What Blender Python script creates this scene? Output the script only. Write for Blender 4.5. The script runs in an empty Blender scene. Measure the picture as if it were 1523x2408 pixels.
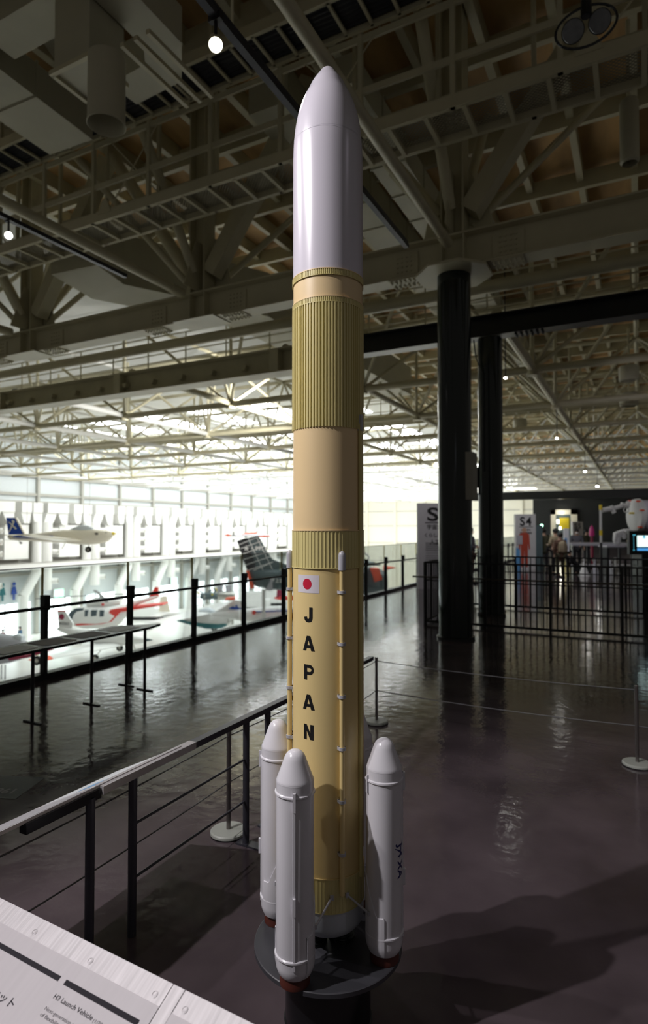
import bpy, random
from math import *
from mathutils import Vector, Matrix, Euler
random.seed(7)
sc = bpy.context.scene
C = sc.collection
# ------------------------------------------------------------------ camera
F = 1430.0; TH = radians(27.4); PT = radians(1.56); H = 1.75   # focal length in pixels of a 1523x2408 frame
cam_d = bpy.data.cameras.new('camera'); cam = bpy.data.objects.new('camera', cam_d); C.objects.link(cam)
cam_d.sensor_fit = 'VERTICAL'; cam_d.sensor_height = 36; cam_d.sensor_width = 24
cam_d.lens = F / 2408 * 36; cam_d.clip_start = .05; cam_d.clip_end = 300
cam.location = (0, 0, H); cam.rotation_euler = (pi/2 + PT, 0, TH)
cam_d.dof.use_dof = True; cam_d.dof.focus_distance = 2.2; cam_d.dof.aperture_fstop = 2.6
sc.camera = cam
# ------------------------------------------------------------------ view, world, big lights
sc.view_settings.view_transform = 'Standard'; sc.view_settings.look = 'None'
sc.view_settings.gamma = 1; sc.view_settings.use_curve_mapping = False
sc.view_settings.exposure = 0.0
sc.cycles.use_denoising = True
sc.cycles.max_bounces = 7; sc.cycles.diffuse_bounces = 4; sc.cycles.glossy_bounces = 4; sc.cycles.transparent_max_bounces = 12
sc.cycles.caustics_reflective = False; sc.cycles.caustics_refractive = False
sc.cycles.sample_clamp_indirect = 4
w = bpy.data.worlds.new('world'); sc.world = w; w.use_nodes = True
w.node_tree.nodes['Background'].inputs[0].default_value = (1, .96, .86, 1)
w.node_tree.nodes['Background'].inputs[1].default_value = .065
KEY_P, KEY_LOC = 1050, (-3.85, -1.7, 5.7)
ROOF_GLOW_E = 13.0

def light(name, kind, loc, power, col=(1, 1, 1), target=None, size=.1, cone=60, blend=.4, parent=None):
    d = bpy.data.lights.new(name, kind); d.energy = power; d.color = col
    if kind == 'AREA': d.shape = 'RECTANGLE'; d.size, d.size_y = size
    elif kind == 'SPOT': d.spot_size = radians(cone); d.spot_blend = blend; d.shadow_soft_size = size
    else: d.shadow_soft_size = size
    o = bpy.data.objects.new(name, d); C.objects.link(o); o.location = loc
    if target is not None:
        o.rotation_euler = (Vector(target) - Vector(loc)).to_track_quat('-Z', 'Y').to_euler()
    return o

# ------------------------------------------------------------------ where a pixel of the photograph meets a plane of the place
def ray(px, py):
    t = (px-761.5)/F; v = (1204-py)/F
    y = cos(PT)-v*sin(PT); z = v*cos(PT)+sin(PT)
    return (t*cos(TH)-y*sin(TH), t*sin(TH)+y*cos(TH), z), y
def hz(px, py, z):
    (a, b, c), y = ray(px, py); k = (z-H)/c; return Vector((a*k, b*k, z))
def hX(px, py, X):
    (a, b, c), y = ray(px, py); k = X/a; return Vector((X, b*k, H+c*k))
def hY(px, py, Y):
    (a, b, c), y = ray(px, py); k = Y/b; return Vector((a*k, Y, H+c*k))
def hd(px, py, d):
    (a, b, c), y = ray(px, py); k = d/y; return Vector((a*k, b*k, H+c*k))
def cw(x, y, z=0):   # right / ahead of the camera -> building axes
    return Vector((x*cos(TH)-y*sin(TH), x*sin(TH)+y*cos(TH), z))

# ------------------------------------------------------------------ materials
def mat(name, col, rough=.5, metal=0, spec=.5, noise=0, nscale=8, bump=0, bscale=40, emis=None, estr=0, coat=0, stretch=None, rvar=0):
    m = bpy.data.materials.new(name); m.use_nodes = True
    nt = m.node_tree; b = nt.nodes['Principled BSDF']
    b.inputs['Base Color'].default_value = (*col, 1); b.inputs['Roughness'].default_value = rough
    b.inputs['Metallic'].default_value = metal; b.inputs['Specular IOR Level'].default_value = spec
    b.inputs['Coat Weight'].default_value = coat
    if emis is not None:
        b.inputs['Emission Color'].default_value = (*emis, 1); b.inputs['Emission Strength'].default_value = estr
    tc = nt.nodes.new('ShaderNodeTexCoord'); mp = nt.nodes.new('ShaderNodeMapping')
    nt.links.new(tc.outputs['Object'], mp.inputs[0])
    if stretch: mp.inputs['Scale'].default_value = stretch
    n = nt.nodes.new('ShaderNodeTexNoise'); n.inputs['Scale'].default_value = nscale; n.inputs['Detail'].default_value = 5
    nt.links.new(mp.outputs[0], n.inputs[0])
    mr = nt.nodes.new('ShaderNodeMapRange'); nz = max(noise, .02)
    mr.inputs[3].default_value = 1-nz; mr.inputs[4].default_value = 1+nz; mr.inputs[1].default_value = .3; mr.inputs[2].default_value = .7
    nt.links.new(n.outputs[0], mr.inputs[0])
    mx = nt.nodes.new('ShaderNodeVectorMath'); mx.operation = 'SCALE'; mx.inputs[0].default_value = col
    nt.links.new(mr.outputs[0], mx.inputs['Scale']); nt.links.new(mx.outputs[0], b.inputs['Base Color'])
    if rvar:
        r2 = nt.nodes.new('ShaderNodeMapRange'); r2.inputs[3].default_value = max(0, rough-rvar); r2.inputs[4].default_value = rough+rvar
        r2.inputs[1].default_value = .3; r2.inputs[2].default_value = .7
        nt.links.new(n.outputs[0], r2.inputs[0]); nt.links.new(r2.outputs[0], b.inputs['Roughness'])
    if bump:
        n2 = nt.nodes.new('ShaderNodeTexNoise'); n2.inputs['Scale'].default_value = bscale; n2.inputs['Detail'].default_value = 3
        nt.links.new(mp.outputs[0], n2.inputs[0])
        bp = nt.nodes.new('ShaderNodeBump'); bp.inputs['Strength'].default_value = bump; bp.inputs['Distance'].default_value = .02
        nt.links.new(n2.outputs[0], bp.inputs['Height']); nt.links.new(bp.outputs[0], b.inputs['Normal'])
    return m
def emit(name, col, s):
    m = mat(name, (.8, .8, .8), emis=col, estr=s); return m
def glassy(name, tint, refl=.08, rough=.02):
    m = bpy.data.materials.new(name); m.use_nodes = True; nt = m.node_tree; nt.nodes.clear()
    o = nt.nodes.new('ShaderNodeOutputMaterial'); t = nt.nodes.new('ShaderNodeBsdfTransparent'); g = nt.nodes.new('ShaderNodeBsdfGlossy')
    n = nt.nodes.new('ShaderNodeTexNoise'); n.inputs['Scale'].default_value = 3
    f = nt.nodes.new('ShaderNodeFresnel'); f.inputs[0].default_value = 1.3
    mxs = nt.nodes.new('ShaderNodeMixShader'); t.inputs[0].default_value = (*tint, 1); g.inputs['Roughness'].default_value = rough
    mm = nt.nodes.new('ShaderNodeMath'); mm.operation = 'MULTIPLY_ADD'; mm.inputs[1].default_value = .6; mm.inputs[2].default_value = refl*.3
    nt.links.new(f.outputs[0], mm.inputs[0]); nt.links.new(mm.outputs[0], mxs.inputs[0])
    nt.links.new(t.outputs[0], mxs.inputs[1]); nt.links.new(g.outputs[0], mxs.inputs[2]); nt.links.new(mxs.outputs[0], o.inputs[0])
    return m
M = dict(
    floor=mat('polished_dark_floor', (.080, .062, .069), .12, spec=.66, noise=.30, nscale=1.7, bump=.15, bscale=9, rvar=.05),
    hfloor=mat('hangar_floor', (.74, .73, .68), .3, noise=.05, nscale=.4),
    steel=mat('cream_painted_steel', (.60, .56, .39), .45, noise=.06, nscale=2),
    duct=mat('galvanised_cream_duct', (.52, .50, .38), .5, noise=.05, nscale=1.5),
    deck=mat('plywood_roof_deck', (.52, .33, .14), .7, noise=.35, nscale=1.6, stretch=(1, .35, 1)),
    hdeck=mat('overlit_roof_deck', (.75, .76, .74), .7, noise=.05, nscale=1),  # roof deck paled to carry the overexposed light of the hangar
    hsteel=mat('bright_lit_steel', (.74, .74, .70), .45, noise=.04, nscale=2),  # whitened copy of the cream steel, standing for bright light over the hangar
    blackbeam=mat('black_painted_steel', (.012, .014, .016), .35, noise=.1),
    column=mat('dark_green_gloss_paint', (.006, .012, .012), .13, spec=.5, coat=.2, noise=.08),
    blackmetal=mat('black_metal', (.015, .015, .018), .35, noise=.1),
    rail=mat('charcoal_metal', (.06, .06, .075), .38, metal=.5, noise=.08),
    brushed=mat('brushed_aluminium', (.50, .48, .49), .5, metal=.35, noise=.16, nscale=6, stretch=(14, .7, 1), bump=.05, bscale=14),
    brass=mat('yellow_bracket', (.62, .50, .10), .5),
    steelpost=mat('satin_steel', (.25, .23, .22), .3, metal=.9),
    stbase=mat('grey_enamel', (.36, .38, .34), .4, noise=.05),
    cord=mat('dark_elastic_cord', (.08, .08, .085), .5),
    wallw=mat('white_wall_panels', (.80, .80, .74), .6, noise=.02),
    wallb=mat('pale_grey_wall_panels', (.62, .66, .66), .6, noise=.03),
    wallc=mat('cream_wall_panels', (.82, .79, .66), .6, noise=.02),
    dark=mat('black_wall_paint', (.010, .012, .013), .5, noise=.1),
    white=mat('white_gloss_paint', (.80, .80, .78), .3, noise=.02),
    hood=mat('white_air_duct', (.84, .84, .80), .45, noise=.02),
    recess=mat('grey_cladding_and_gap_shade', (.42, .41, .36), .7, noise=.05),
    fair=mat('lavender_white_gloss', (.62, .59, .66), .24, spec=.5, noise=.01, nscale=3),
    tan=mat('tan_satin_paint', (.74, .56, .31), .38, noise=.015, nscale=3),
    yellow=mat('pale_yellow_satin_paint', (.72, .56, .26), .36, noise=.015, nscale=3),
    olive=mat('khaki_yellow_paint', (.62, .54, .24), .42, noise=.02),
    booster=mat('booster_white_gloss', (.66, .65, .69), .22, spec=.5, noise=.01),
    greywhite=mat('pale_grey_paint', (.42, .42, .46), .4, noise=.03),
    skirt=mat('pale_blue_grey_paint', (.50, .53, .58), .4, noise=.03),
    rust=mat('rust_red_nozzle', (.075, .016, .010), .5, noise=.1),
    engine=mat('dark_engine_metal', (.012, .013, .014), .28, metal=.4),
    disc=mat('charcoal_disc', (.045, .045, .052), .42, noise=.06),
    black=mat('black_paint', (.006, .006, .007), .25),
    ink=mat('black_lettering', (.008, .008, .009), .4),
    greyink=mat('dark_grey_lettering', (.022, .020, .026), .7, spec=.2),
    red=mat('flag_red', (.52, .012, .045), .4),
    flagw=mat('flag_white', (.66, .62, .67), .4),
    navy=mat('navy_lettering', (.012, .016, .12), .35),
    sheet=mat('pale_sign_face', (.54, .51, .53), .42, noise=.03, nscale=9, stretch=(8, .5, 1)),
    print=mat('white_print', (.75, .77, .80), .4), blueprint=mat('blue_print', (.12, .33, .62), .4),
    orange=mat('orange_red_paint', (.85, .10, .03), .4), redp=mat('red_paint', (.62, .05, .04), .4),
    blue=mat('blue_paint', (.02, .07, .36), .35), teal=mat('teal_paint', (.03, .17, .19), .35),
    slate=mat('slate_grey_paint', (.085, .125, .135), .45, noise=.06), cream=mat('cream_aircraft_paint', (.84, .80, .66), .35),
    tyre=mat('black_rubber', (.012, .012, .012), .7), silver=mat('bare_metal', (.55, .54, .50), .3, metal=.8, noise=.1),
    maroon=mat('maroon_paint', (.28, .02, .06), .4), canopy=mat('smoked_canopy', (.07, .10, .12), .12, spec=.7),
    clear=mat('clear_canopy', (.66, .72, .76), .1, spec=.7), yel=mat('signal_yellow', (.75, .58, .02), .5),
    suitred=mat('faded_orange_print', (.42, .06, .03), .6), magenta=mat('magenta_paint', (.62, .02, .22), .35),
    banner=mat('grey_banner', (.36, .35, .37), .6, noise=.03), bannerw=mat('pale_banner', (.56, .55, .55), .6, noise=.03),
    suit=mat('space_suit_white', (.62, .63, .60), .6, noise=.04),
    glass=glassy('guard_glass', (.955, .985, .98)),
    cable=mat('black_cable', (.006, .007, .012), .6), lampoff=mat('unlit_lens', (.22, .23, .24), .3, noise=.12, nscale=20),
    inside=mat('dark_duct_inside', (.02, .02, .018), .7),
    skin=mat('skin', (.48, .29, .20), .5), hair=mat('black_hair', (.008, .007, .006), .6),
    c_grey=mat('grey_cloth', (.12, .12, .14), .8), c_olive=mat('olive_cloth', (.06, .058, .03), .8), c_beige=mat('beige_cloth', (.34, .28, .18), .8),
    c_brown=mat('brown_cloth', (.10, .05, .03), .8), c_black=mat('black_cloth', (.014, .014, .018), .8), c_blue=mat('blue_cloth', (.03, .10, .20), .8),
    wood=mat('brown_handrail', (.075, .062, .045), .4), mesh=mat('expanded_metal', (.33, .31, .24), .6),
)

# ------------------------------------------------------------------ mesh helper
class MB:
    def __init__(s): s.v = []; s.f = []; s.m = []
    def add(s, vs, fs, mi=0):
        o = len(s.v); s.v += [tuple(v) for v in vs]; s.f += [tuple(i+o for i in f) for f in fs]; s.m += [mi]*len(fs); return s
    def box(s, c, d, mi=0, rot=None):
        x, y, z = d[0]/2, d[1]/2, d[2]/2
        vs = [Vector(p) for p in ((-x,-y,-z),(x,-y,-z),(x,y,-z),(-x,y,-z),(-x,-y,z),(x,-y,z),(x,y,z),(-x,y,z))]
        if rot is not None:
            R = Euler(rot).to_matrix() if not isinstance(rot, Matrix) else rot
            vs = [R @ v for v in vs]
        vs = [v+Vector(c) for v in vs]
        return s.add(vs, ((0,3,2,1),(4,5,6,7),(0,1,5,4),(1,2,6,5),(2,3,7,6),(3,0,4,7)), mi)
    def b2(s, x0, x1, y0, y1, z0, z1, mi=0):
        return s.box(((x0+x1)/2, (y0+y1)/2, (z0+z1)/2), (abs(x1-x0), abs(y1-y0), abs(z1-z0)), mi)
    def tube(s, p1, p2, r, n=12, r2=None, mi=0, cap=True):
        p1, p2 = Vector(p1), Vector(p2); d = (p2-p1)
        if d.length < 1e-6: return s
        q = d.to_track_quat('Z', 'Y'); r2 = r if r2 is None else r2
        vs = []
        for p, rr in ((p1, r), (p2, r2)):
            for i in range(n):
                a = 2*pi*i/n; vs.append(p + q @ Vector((cos(a)*rr, sin(a)*rr, 0)))
        fs = [(i, (i+1) % n, (i+1) % n+n, i+n) for i in range(n)]
        if cap: fs += [tuple(range(n-1, -1, -1)), tuple(range(n, 2*n))]
        return s.add(vs, fs, mi)
    def path(s, pts, r, n=8, mi=0):
        for a, b in zip(pts, pts[1:]): s.tube(a, b, r, n, mi=mi)
        return s
    def bar(s, p1, p2, w, h, mi=0):
        p1, p2 = Vector(p1), Vector(p2); d = p2-p1; q = d.to_track_quat('X', 'Z').to_matrix()
        return s.box((p1+p2)/2, (d.length, w, h), mi, q)
    def lathe(s, prof, c=(0, 0, 0), n=48, mi=0, a0=0, a1=2*pi):
        full = abs(a1-a0-2*pi) < 1e-6; m = n if full else n+1; vs = []
        for r, z in prof:
            for i in range(m):
                a = a0+(a1-a0)*i/n; vs.append((c[0]+r*cos(a), c[1]+r*sin(a), c[2]+z))
        fs = []
        for k in range(len(prof)-1):
            for i in range(n):
                j = (i+1) % m
                fs.append((k*m+i, k*m+j, (k+1)*m+j, (k+1)*m+i))
        return s.add(vs, fs, mi)
    def prism(s, poly, y0, y1, axis='y', mi=0):
        n = len(poly)
        def P(a, b, c):
            return {'y': (a, c, b), 'x': (c, a, b), 'z': (a, b, c)}[axis]
        vs = [P(a, b, y0) for a, b in poly]+[P(a, b, y1) for a, b in poly]
        fs = [(i, (i+1) % n, (i+1) % n+n, i+n) for i in range(n)]+[tuple(range(n-1, -1, -1)), tuple(range(n, 2*n))]
        return s.add(vs, fs, mi)
    def loft(s, secs, n=18, mi=0, p=2.0):
        """secs: (x, yc, zc, ry, rz)"""
        vs = []
        for x, yc, zc, ry, rz in secs:
            for i in range(n):
                a = 2*pi*i/n; ca, sa = cos(a), sin(a)
                vs.append((x, yc+ry*copysign(abs(ca)**(2/p), ca), zc+rz*copysign(abs(sa)**(2/p), sa)))
        fs = []
        for k in range(len(secs)-1):
            for i in range(n):
                j = (i+1) % n; fs.append((k*n+i, k*n+j, (k+1)*n+j, (k+1)*n+i))
        fs += [tuple(range(n-1, -1, -1)), tuple((len(secs)-1)*n+i for i in range(n))]
        return s.add(vs, fs, mi)
    def build(s, name, mats, parent=None, smooth=False, loc=None, rot=None):
        me = bpy.data.meshes.new(name); me.from_pydata(s.v, [], s.f)
        for m in (mats if isinstance(mats, (list, tuple)) else [mats]): me.materials.append(M[m] if isinstance(m, str) else m)
        me.polygons.foreach_set('material_index', s.m)
        me.validate(); me.update()
        import bmesh
        bm = bmesh.new(); bm.from_mesh(me); bmesh.ops.recalc_face_normals(bm, faces=bm.faces)
        if smooth:
            for f in bm.faces: f.smooth = True
            for e in bm.edges:
                if len(e.link_faces) == 2 and e.calc_face_angle(0) > radians(32): e.smooth = False
        bm.to_mesh(me); bm.free()
        o = bpy.data.objects.new(name, me); C.objects.link(o)
        if parent is not None: o.parent = parent
        if loc is not None: o.location = loc
        if rot is not None: o.rotation_euler = rot
        return o
def tag(o, label, cat, group=None):
    o['label'] = label; o['category'] = cat
    if group: o['group'] = group
    return o
def struct(o): o['kind'] = 'structure'; return o
def thing(name, label, cat, loc=(0, 0, 0), rz=0, group=None):
    o = bpy.data.objects.new(name, None); C.objects.link(o); o.location = loc; o.rotation_euler = (0, 0, rz)
    o.empty_display_size = .1
    return tag(o, label, cat, group)
def kids(o): return [c for c in list(bpy.data.objects) if c.parent == o]
def dup(root, tree, loc=None, rz=None, label=None):
    """tree: {part: [sub-parts]} of root"""
    r = root.copy(); C.objects.link(r)
    if loc is not None: r.location = loc
    if rz is not None: r.rotation_euler = (0, 0, rz)
    if label: r['label'] = label
    for p, subs in tree:
        c = p.copy(); C.objects.link(c); c.parent = r
        for g in subs:
            d = g.copy(); C.objects.link(d); d.parent = c
    return r
def text_mesh(body, size, offset=0, align='CENTER', extrude=0, space=1, shear=0):
    cu = bpy.data.curves.new('lettering', 'FONT'); cu.body = body; cu.size = size; cu.offset = offset
    cu.align_x = align; cu.align_y = 'CENTER'; cu.extrude = extrude; cu.space_character = space; cu.resolution_u = 4; cu.shear = shear
    o = bpy.data.objects.new('lettering', cu); C.objects.link(o)
    dg = bpy.context.evaluated_depsgraph_get(); dg.update()
    me = bpy.data.meshes.new_from_object(o.evaluated_get(dg)); 
    vs = [v.co.copy() for v in me.vertices]; fs = [tuple(p.vertices) for p in me.polygons]
    bpy.data.objects.remove(o); bpy.data.curves.remove(cu); bpy.data.meshes.remove(me)
    return vs, fs
def bent(vs, fs, r, a0, z0, cuts, axis='x'):
    """flat (u, v) faces -> wrapped round a cylinder of radius r about z, after slicing into narrow strips"""
    import bmesh
    bm = bmesh.new(); bv = [bm.verts.new(v) for v in vs]
    for f in fs:
        try: bm.faces.new([bv[i] for i in f])
        except ValueError: pass
    us = [v[0] for v in vs]; lo, hi = min(us), max(us); k = lo+cuts
    while k < hi:
        bmesh.ops.bisect_plane(bm, geom=bm.verts[:]+bm.edges[:]+bm.faces[:], plane_co=(k, 0, 0), plane_no=(1, 0, 0)); k += cuts
    bm.verts.index_update()
    V = [(r*cos(a0+v.co.x/r), r*sin(a0+v.co.x/r), z0+v.co.y) for v in bm.verts]
    Fs = [tuple(v.index for v in f.verts) for f in bm.faces]; bm.free()
    return V, Fs

ORD = ['nearest', 'second', 'third', 'fourth', 'fifth', 'sixth', 'seventh', 'eighth', 'ninth', 'tenth', 'eleventh', 'twelfth', 'thirteenth', 'fourteenth', 'fifteenth', 'sixteenth', 'seventeenth', 'eighteenth', 'nineteenth', 'twentieth', 'twenty-first', 'twenty-second', 'twenty-third']

# ================================================================== THE SETTING
ZH = -8.0; XF = -6.2; XW = -50.0; YF = 95.0
struct(MB().b2(XF, 9, -3, 60, -.5, 0).build('floor', 'floor'))
struct(MB().b2(XF, 9, -3, 60, -.62, -.505).build('trim_1', 'recess'))
struct(MB().b2(XW-1, 9, -10, YF+1, ZH-.3, ZH).build('floor', 'hfloor'))
wl = MB(); wl.b2(XW-.6, XW, 5, YF, ZH, 11)
struct(wl.build('wall_left', 'wallb'))
struct(MB().b2(XW-.6, 9, YF, YF+.5, ZH, 11).build('wall_back', 'wallc'))
struct(MB().b2(-8.9, 9, 60, 60.4, ZH, 4.6).build('wall_partition', 'dark'))
# seams and posts of the far wall and the left wall
for k, z in enumerate((-3.6, -.6, 2.2, 4.6)):
    struct(MB().b2(-48, -9, YF-.06, YF, z-.05, z+.05).build('trim_%d' % (k+2), 'recess'))
for k in range(9):
    struct(MB().b2(-46.2+k*5.05, -45.8+k*5.05, YF-.35, YF, ZH, 11).build('trim_%d' % (k+6), 'wallc'))
for k in range(14):
    y = 28+5.05*k
    struct(MB().b2(XW, XW+.3, y-.13, y+.13, ZH, 11).build('trim_%d' % (k+16), 'recess'))
for k, z in enumerate((4.9, 6.6, -2.4)):
    struct(MB().b2(XW, XW+.2, 20, YF, z-.12, z+.12).build('trim_%d' % (k+31), 'recess'))
# glazed doors at the foot of the hangar wall
daylight = emit('daylight_glazing', (.90, .97, 1), 3.4)
nw = 0
for k in range(14):
    y = 28.6+5.05*k
    nw += 1
    fr = MB()
    for yy in (y, y+1.3, y+2.6, y+3.9): fr.b2(XW+.06, XW+.16, yy-.05, yy+.05, ZH, ZH+3.1)
    fr.b2(XW+.06, XW+.16, y, y+3.9, ZH+3.02, ZH+3.14); fr.b2(XW+.06, XW+.16, y, y+3.9, ZH+1.0, ZH+1.08)
    wdw = struct(fr.build('window_%d' % nw, 'wallb'))
    MB().b2(XW+.02, XW+.05, y, y+3.9, ZH+.05, ZH+3.05).build('pane', daylight, wdw)
# roof deck, and glowing panels added as skylights to light the hangar
def in_sky(x0): return x0 < -13
struct(MB().b2(-14, 6, -3, YF, 10.4, 10.5).build('ceiling', 'deck'))
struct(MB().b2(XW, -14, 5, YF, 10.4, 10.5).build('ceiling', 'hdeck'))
roof_glow = emit('roof_glow_panel', (.93, .97, 1), ROOF_GLOW_E)
for i in range(6):
    for j in range(6):
        x = -18.5-5.05*i; y = 22+11.5*j
        if j == 0: continue
        nw += 1
        fr = MB(); fr.b2(x-1.1, x+1.1, y-.05, y+.02, 10.28, 10.4); fr.b2(x-1.1, x+1.1, y+8, y+8.07, 10.28, 10.4)
        wdw = struct(fr.build('window_%d' % nw, 'hsteel'))
        MB().b2(x-1, x+1, y, y+8, 10.36, 10.39).build('pane', roof_glow, wdw)
# roof joists
jb = MB().b2(-.07, .07, -3, YF, 10.05, 10.4)
j0 = None
for k in range(17):
    x = 4.6-k*1.15
    if j0 is None: j0 = jb.build('roof_joist', 'steel'); o = j0
    else: o = j0.copy(); C.objects.link(o)
    o.location = (x, 0, 0)
    tag(o, '%s long cream steel joist under the plywood roof deck, counting from the right' % ORD[k].replace('nearest', 'first'), 'beam', 'steel joists under the plywood roof deck')
jb = MB().b2(-14, 6, -.06, .06, 9.9, 10.3)
j0 = None
for k in range(22):
    if j0 is None: j0 = jb.build('roof_purlin', 'steel'); o = j0
    else: o = j0.copy(); C.objects.link(o)
    o.location = (0, 3.0+k*2.52, 0)
    tag(o, '%s cream crosswise purlin below the roof joists, counting away from the camera' % ORD[k], 'beam', 'purlins crossing below the roof joists')

# ------------------------------------------------------------------ columns
def column(x, y, r, top, label):
    t = thing('steel_column', label, 'column', (x, y, 0), 0)
    MB().lathe([(r, 0), (r, top)], n=56).build('shaft', 'column', t, True)
    MB().lathe([(r+.035, 0), (r+.035, .04), (r, .05)], n=56).build('base_ring', 'blackmetal', t, True)
    return t
c1 = column(-2.62, 9.62, .265, 5.83, 'thick dark green round column nearer the camera, in front of the stair railing')
cp = MB(); oct_ = [(.62*cos(pi/8+k*pi/4), .62*sin(pi/8+k*pi/4)) for k in range(8)]
cp.prism(oct_, 5.83, 5.87, 'z'); cp.build('cap_plate', 'steel', c1)
MB().b2(.20, .32, -.16, .16, 2.2, 2.95).build('junction_box', 'recess', c1)
c2 = column(-2.68, 12.55, .245, 5.63, 'dark green round column behind the railing, under the black beam')
cb = MB().path([(-.28, -.2, 5.6), (-.22, -.24, 5.2), (-.1, -.27, 4.9), (-.1, -.27, 2.9)], .012)
cb.build('cable', 'cable', c2)
sp = MB().b2(-.52, -.30, -.12, .12, 2.45, 3.15); sp.build('loudspeaker', 'recess', c2)
MB().b2(-.30, -.2, -.07, .07, 2.6, 3.0).build('bracket', 'blackmetal', c2)

# ------------------------------------------------------------------ main girder with bolted splices
def hbeam(m, x0, x1, y, z0, z1, wd, tf=.03, tw=.02):
    m.b2(x0, x1, y-wd/2, y+wd/2, z0, z0+tf); m.b2(x0, x1, y-wd/2, y+wd/2, z1-tf, z1); m.b2(x0, x1, y-tw/2, y+tw/2, z0+tf, z1-tf)
NX = [-2.6-5.15*i for i in range(-1, 10)]
g = thing('main_girder', 'deep cream H-beam girder with bolted joints resting on the nearer column', 'beam', (0, 9.62, 5.9))
m = MB(); hbeam(m, -40, 6, 0, 0, .56, .36); m.build('beam', 'steel', g)
def splice(x, parent):
    m = MB()
    m.b2(x-.24, x+.24, -.17, .17, -.018, 0)
    m.b2(x-.24, x+.24, -.035, -.01, .1, .46)
    sp = m.build('splice_plate', 'steel', parent)
    b = MB()
    for i in range(6):
        for s in (-.135, -.075, .075, .135): b.tube((x-.2+i*.08, s, -.05), (x-.2+i*.08, s, -.015), .017, 6)
        if i in (1, 2, 3, 4):
            for zz in (.16, .24, .32, .4): b.tube((x-.2+i*.08, -.06, zz), (x-.2+i*.08, -.03, zz), .015, 6)
            for s in (-.12, .12): b.tube((x-.2+i*.08, s, .03), (x-.2+i*.08, s, .06), .015, 6)
    o = b.build('bolts', 'steel', sp); o['kind'] = 'stuff'
for x in (-1.75, -3.45, -6.9, -8.9, -12.0, -14.0): splice(x, g)
for x in NX:
    st = MB()
    for dx in (-.18, .18): st.b2(x+dx-.012, x+dx+.012, -.17, .17, .03, .53)
    st.b2(x-.5, x+.5, -.30, .30, -.022, -.002)
    st.build('stiffener', 'steel', g)
# posts and raking braces that stand on the girder nodes
proto_post = None
def node_tree(x, first):
    t = thing('roof_post', 'cream box post standing on a girder node with raking tube braces', 'post', (x, 9.62, 6.47), 0, 'box posts on the girder nodes')
    m = MB(); m.b2(-.17, .17, -.015, .015, 0, 4.0); m.b2(-.19, -.16, -.17, .17, 0, 4.0); m.b2(.16, .19, -.17, .17, 0, 4.0)
    a = m.build('shaft', 'steel', t)
    gs = MB(); gs.prism([(-.62, 0), (.62, 0), (.5, .5), (.2, 1.15), (-.2, 1.15), (-.5, .5)], .19, .21); b = gs.build('gusset_plate', 'steel', t)
    gs2 = MB(); gs2.prism([(-.55, 0), (.55, 0), (.2, 1.0), (-.2, 1.0)], -.012, .012, 'x'); b2_ = gs2.build('gusset_plate', 'steel', t)
    tree = [(a, []), (b, []), (b2_, [])]
    for sx, sy, r in ((1, 0, .13), (-1, 0, .13), (0, 1, .09), (0, -1, .09), (1, 1, .065), (-1, 1, .065), (-1, -1, .065)):
        p1 = (sx*.25, sy*.25, .35); p2 = (sx*2.5, sy*2.5, 3.5)
        if sx and sy: p1 = (sx*.22, sy*.22, .2); p2 = (sx*2.4, sy*2.4, 3.4)
        bm_ = MB()
        if (sx, sy) in ((1, 0),): bm_.bar(p1, p2, .3, .3)
        else: bm_.tube(p1, p2, r, 14)
        tree.append((bm_.build('brace', 'steel', t, (sx, sy) != (1, 0)), []))
    return t, tree
pt, ptree = node_tree(NX[1], True)
pt['label'] = 'cream box post with raking braces on the girder directly above the nearer dark column'
for k, x in enumerate(NX[2:8]): dup(pt, ptree, loc=(x, 9.62, 6.47), label='%s cream box post with raking tube braces left of the nearer column' % ORD[k])

# the second beam line: black on the right, cream on the left
g2 = thing('black_girder', 'black painted steel girder over the second column, running off to the right', 'beam', (0, 12.55, 5.66))
m = MB(); hbeam(m, -5.9, 6, 0, 0, .44, .34); m.build('beam', 'blackbeam', g2)
m = MB()
for i in range(6):
    for s in (-.11, -.05, .05, .11): m.tube((-2.15+i*.1, s, -.04), (-2.15+i*.1, s, 0), .018, 6)
o = m.build('bolts', 'blackbeam', g2); o['kind'] = 'stuff'
g3 = thing('cream_girder', 'cream H-beam girder crossing the hangar behind the rocket, left of the black beam', 'beam', (0, 12.55, 5.5))
m = MB(); hbeam(m, -49, -5.92, 0, 0, .58, .5); m.build('beam', 'steel', g3)
for k in range(22):
    x = -6.7-k*1.0
    m = MB(); m.prism([(x-.09, .3), (x+.09, .3), (x+.05, .18), (x-.05, .18)], -.16, -.02); m.build('bracket', 'steel', g3)
for k in range(9):
    x = NX[1+k]
    if x > -6: continue
    MB().b2(x-.12, x+.12, -.24, .24, .03, .55).build('stiffener', 'steel', g3)
pm = MB().tube((-49, 12.55, 6.72), (6, 12.55, 6.72), .13, 16).build('roof_chord_pipe', 'steel', None, True)
tag(pm, 'thick cream pipe running just above the black and cream girder line', 'pipe')
pm = MB().bar((-49, 12.55, 7.25), (6, 12.55, 7.25), .14, .14).build('roof_chord_bar', 'steel')
tag(pm, 'slim cream bar above the thick pipe of the second girder line', 'beam')

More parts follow.
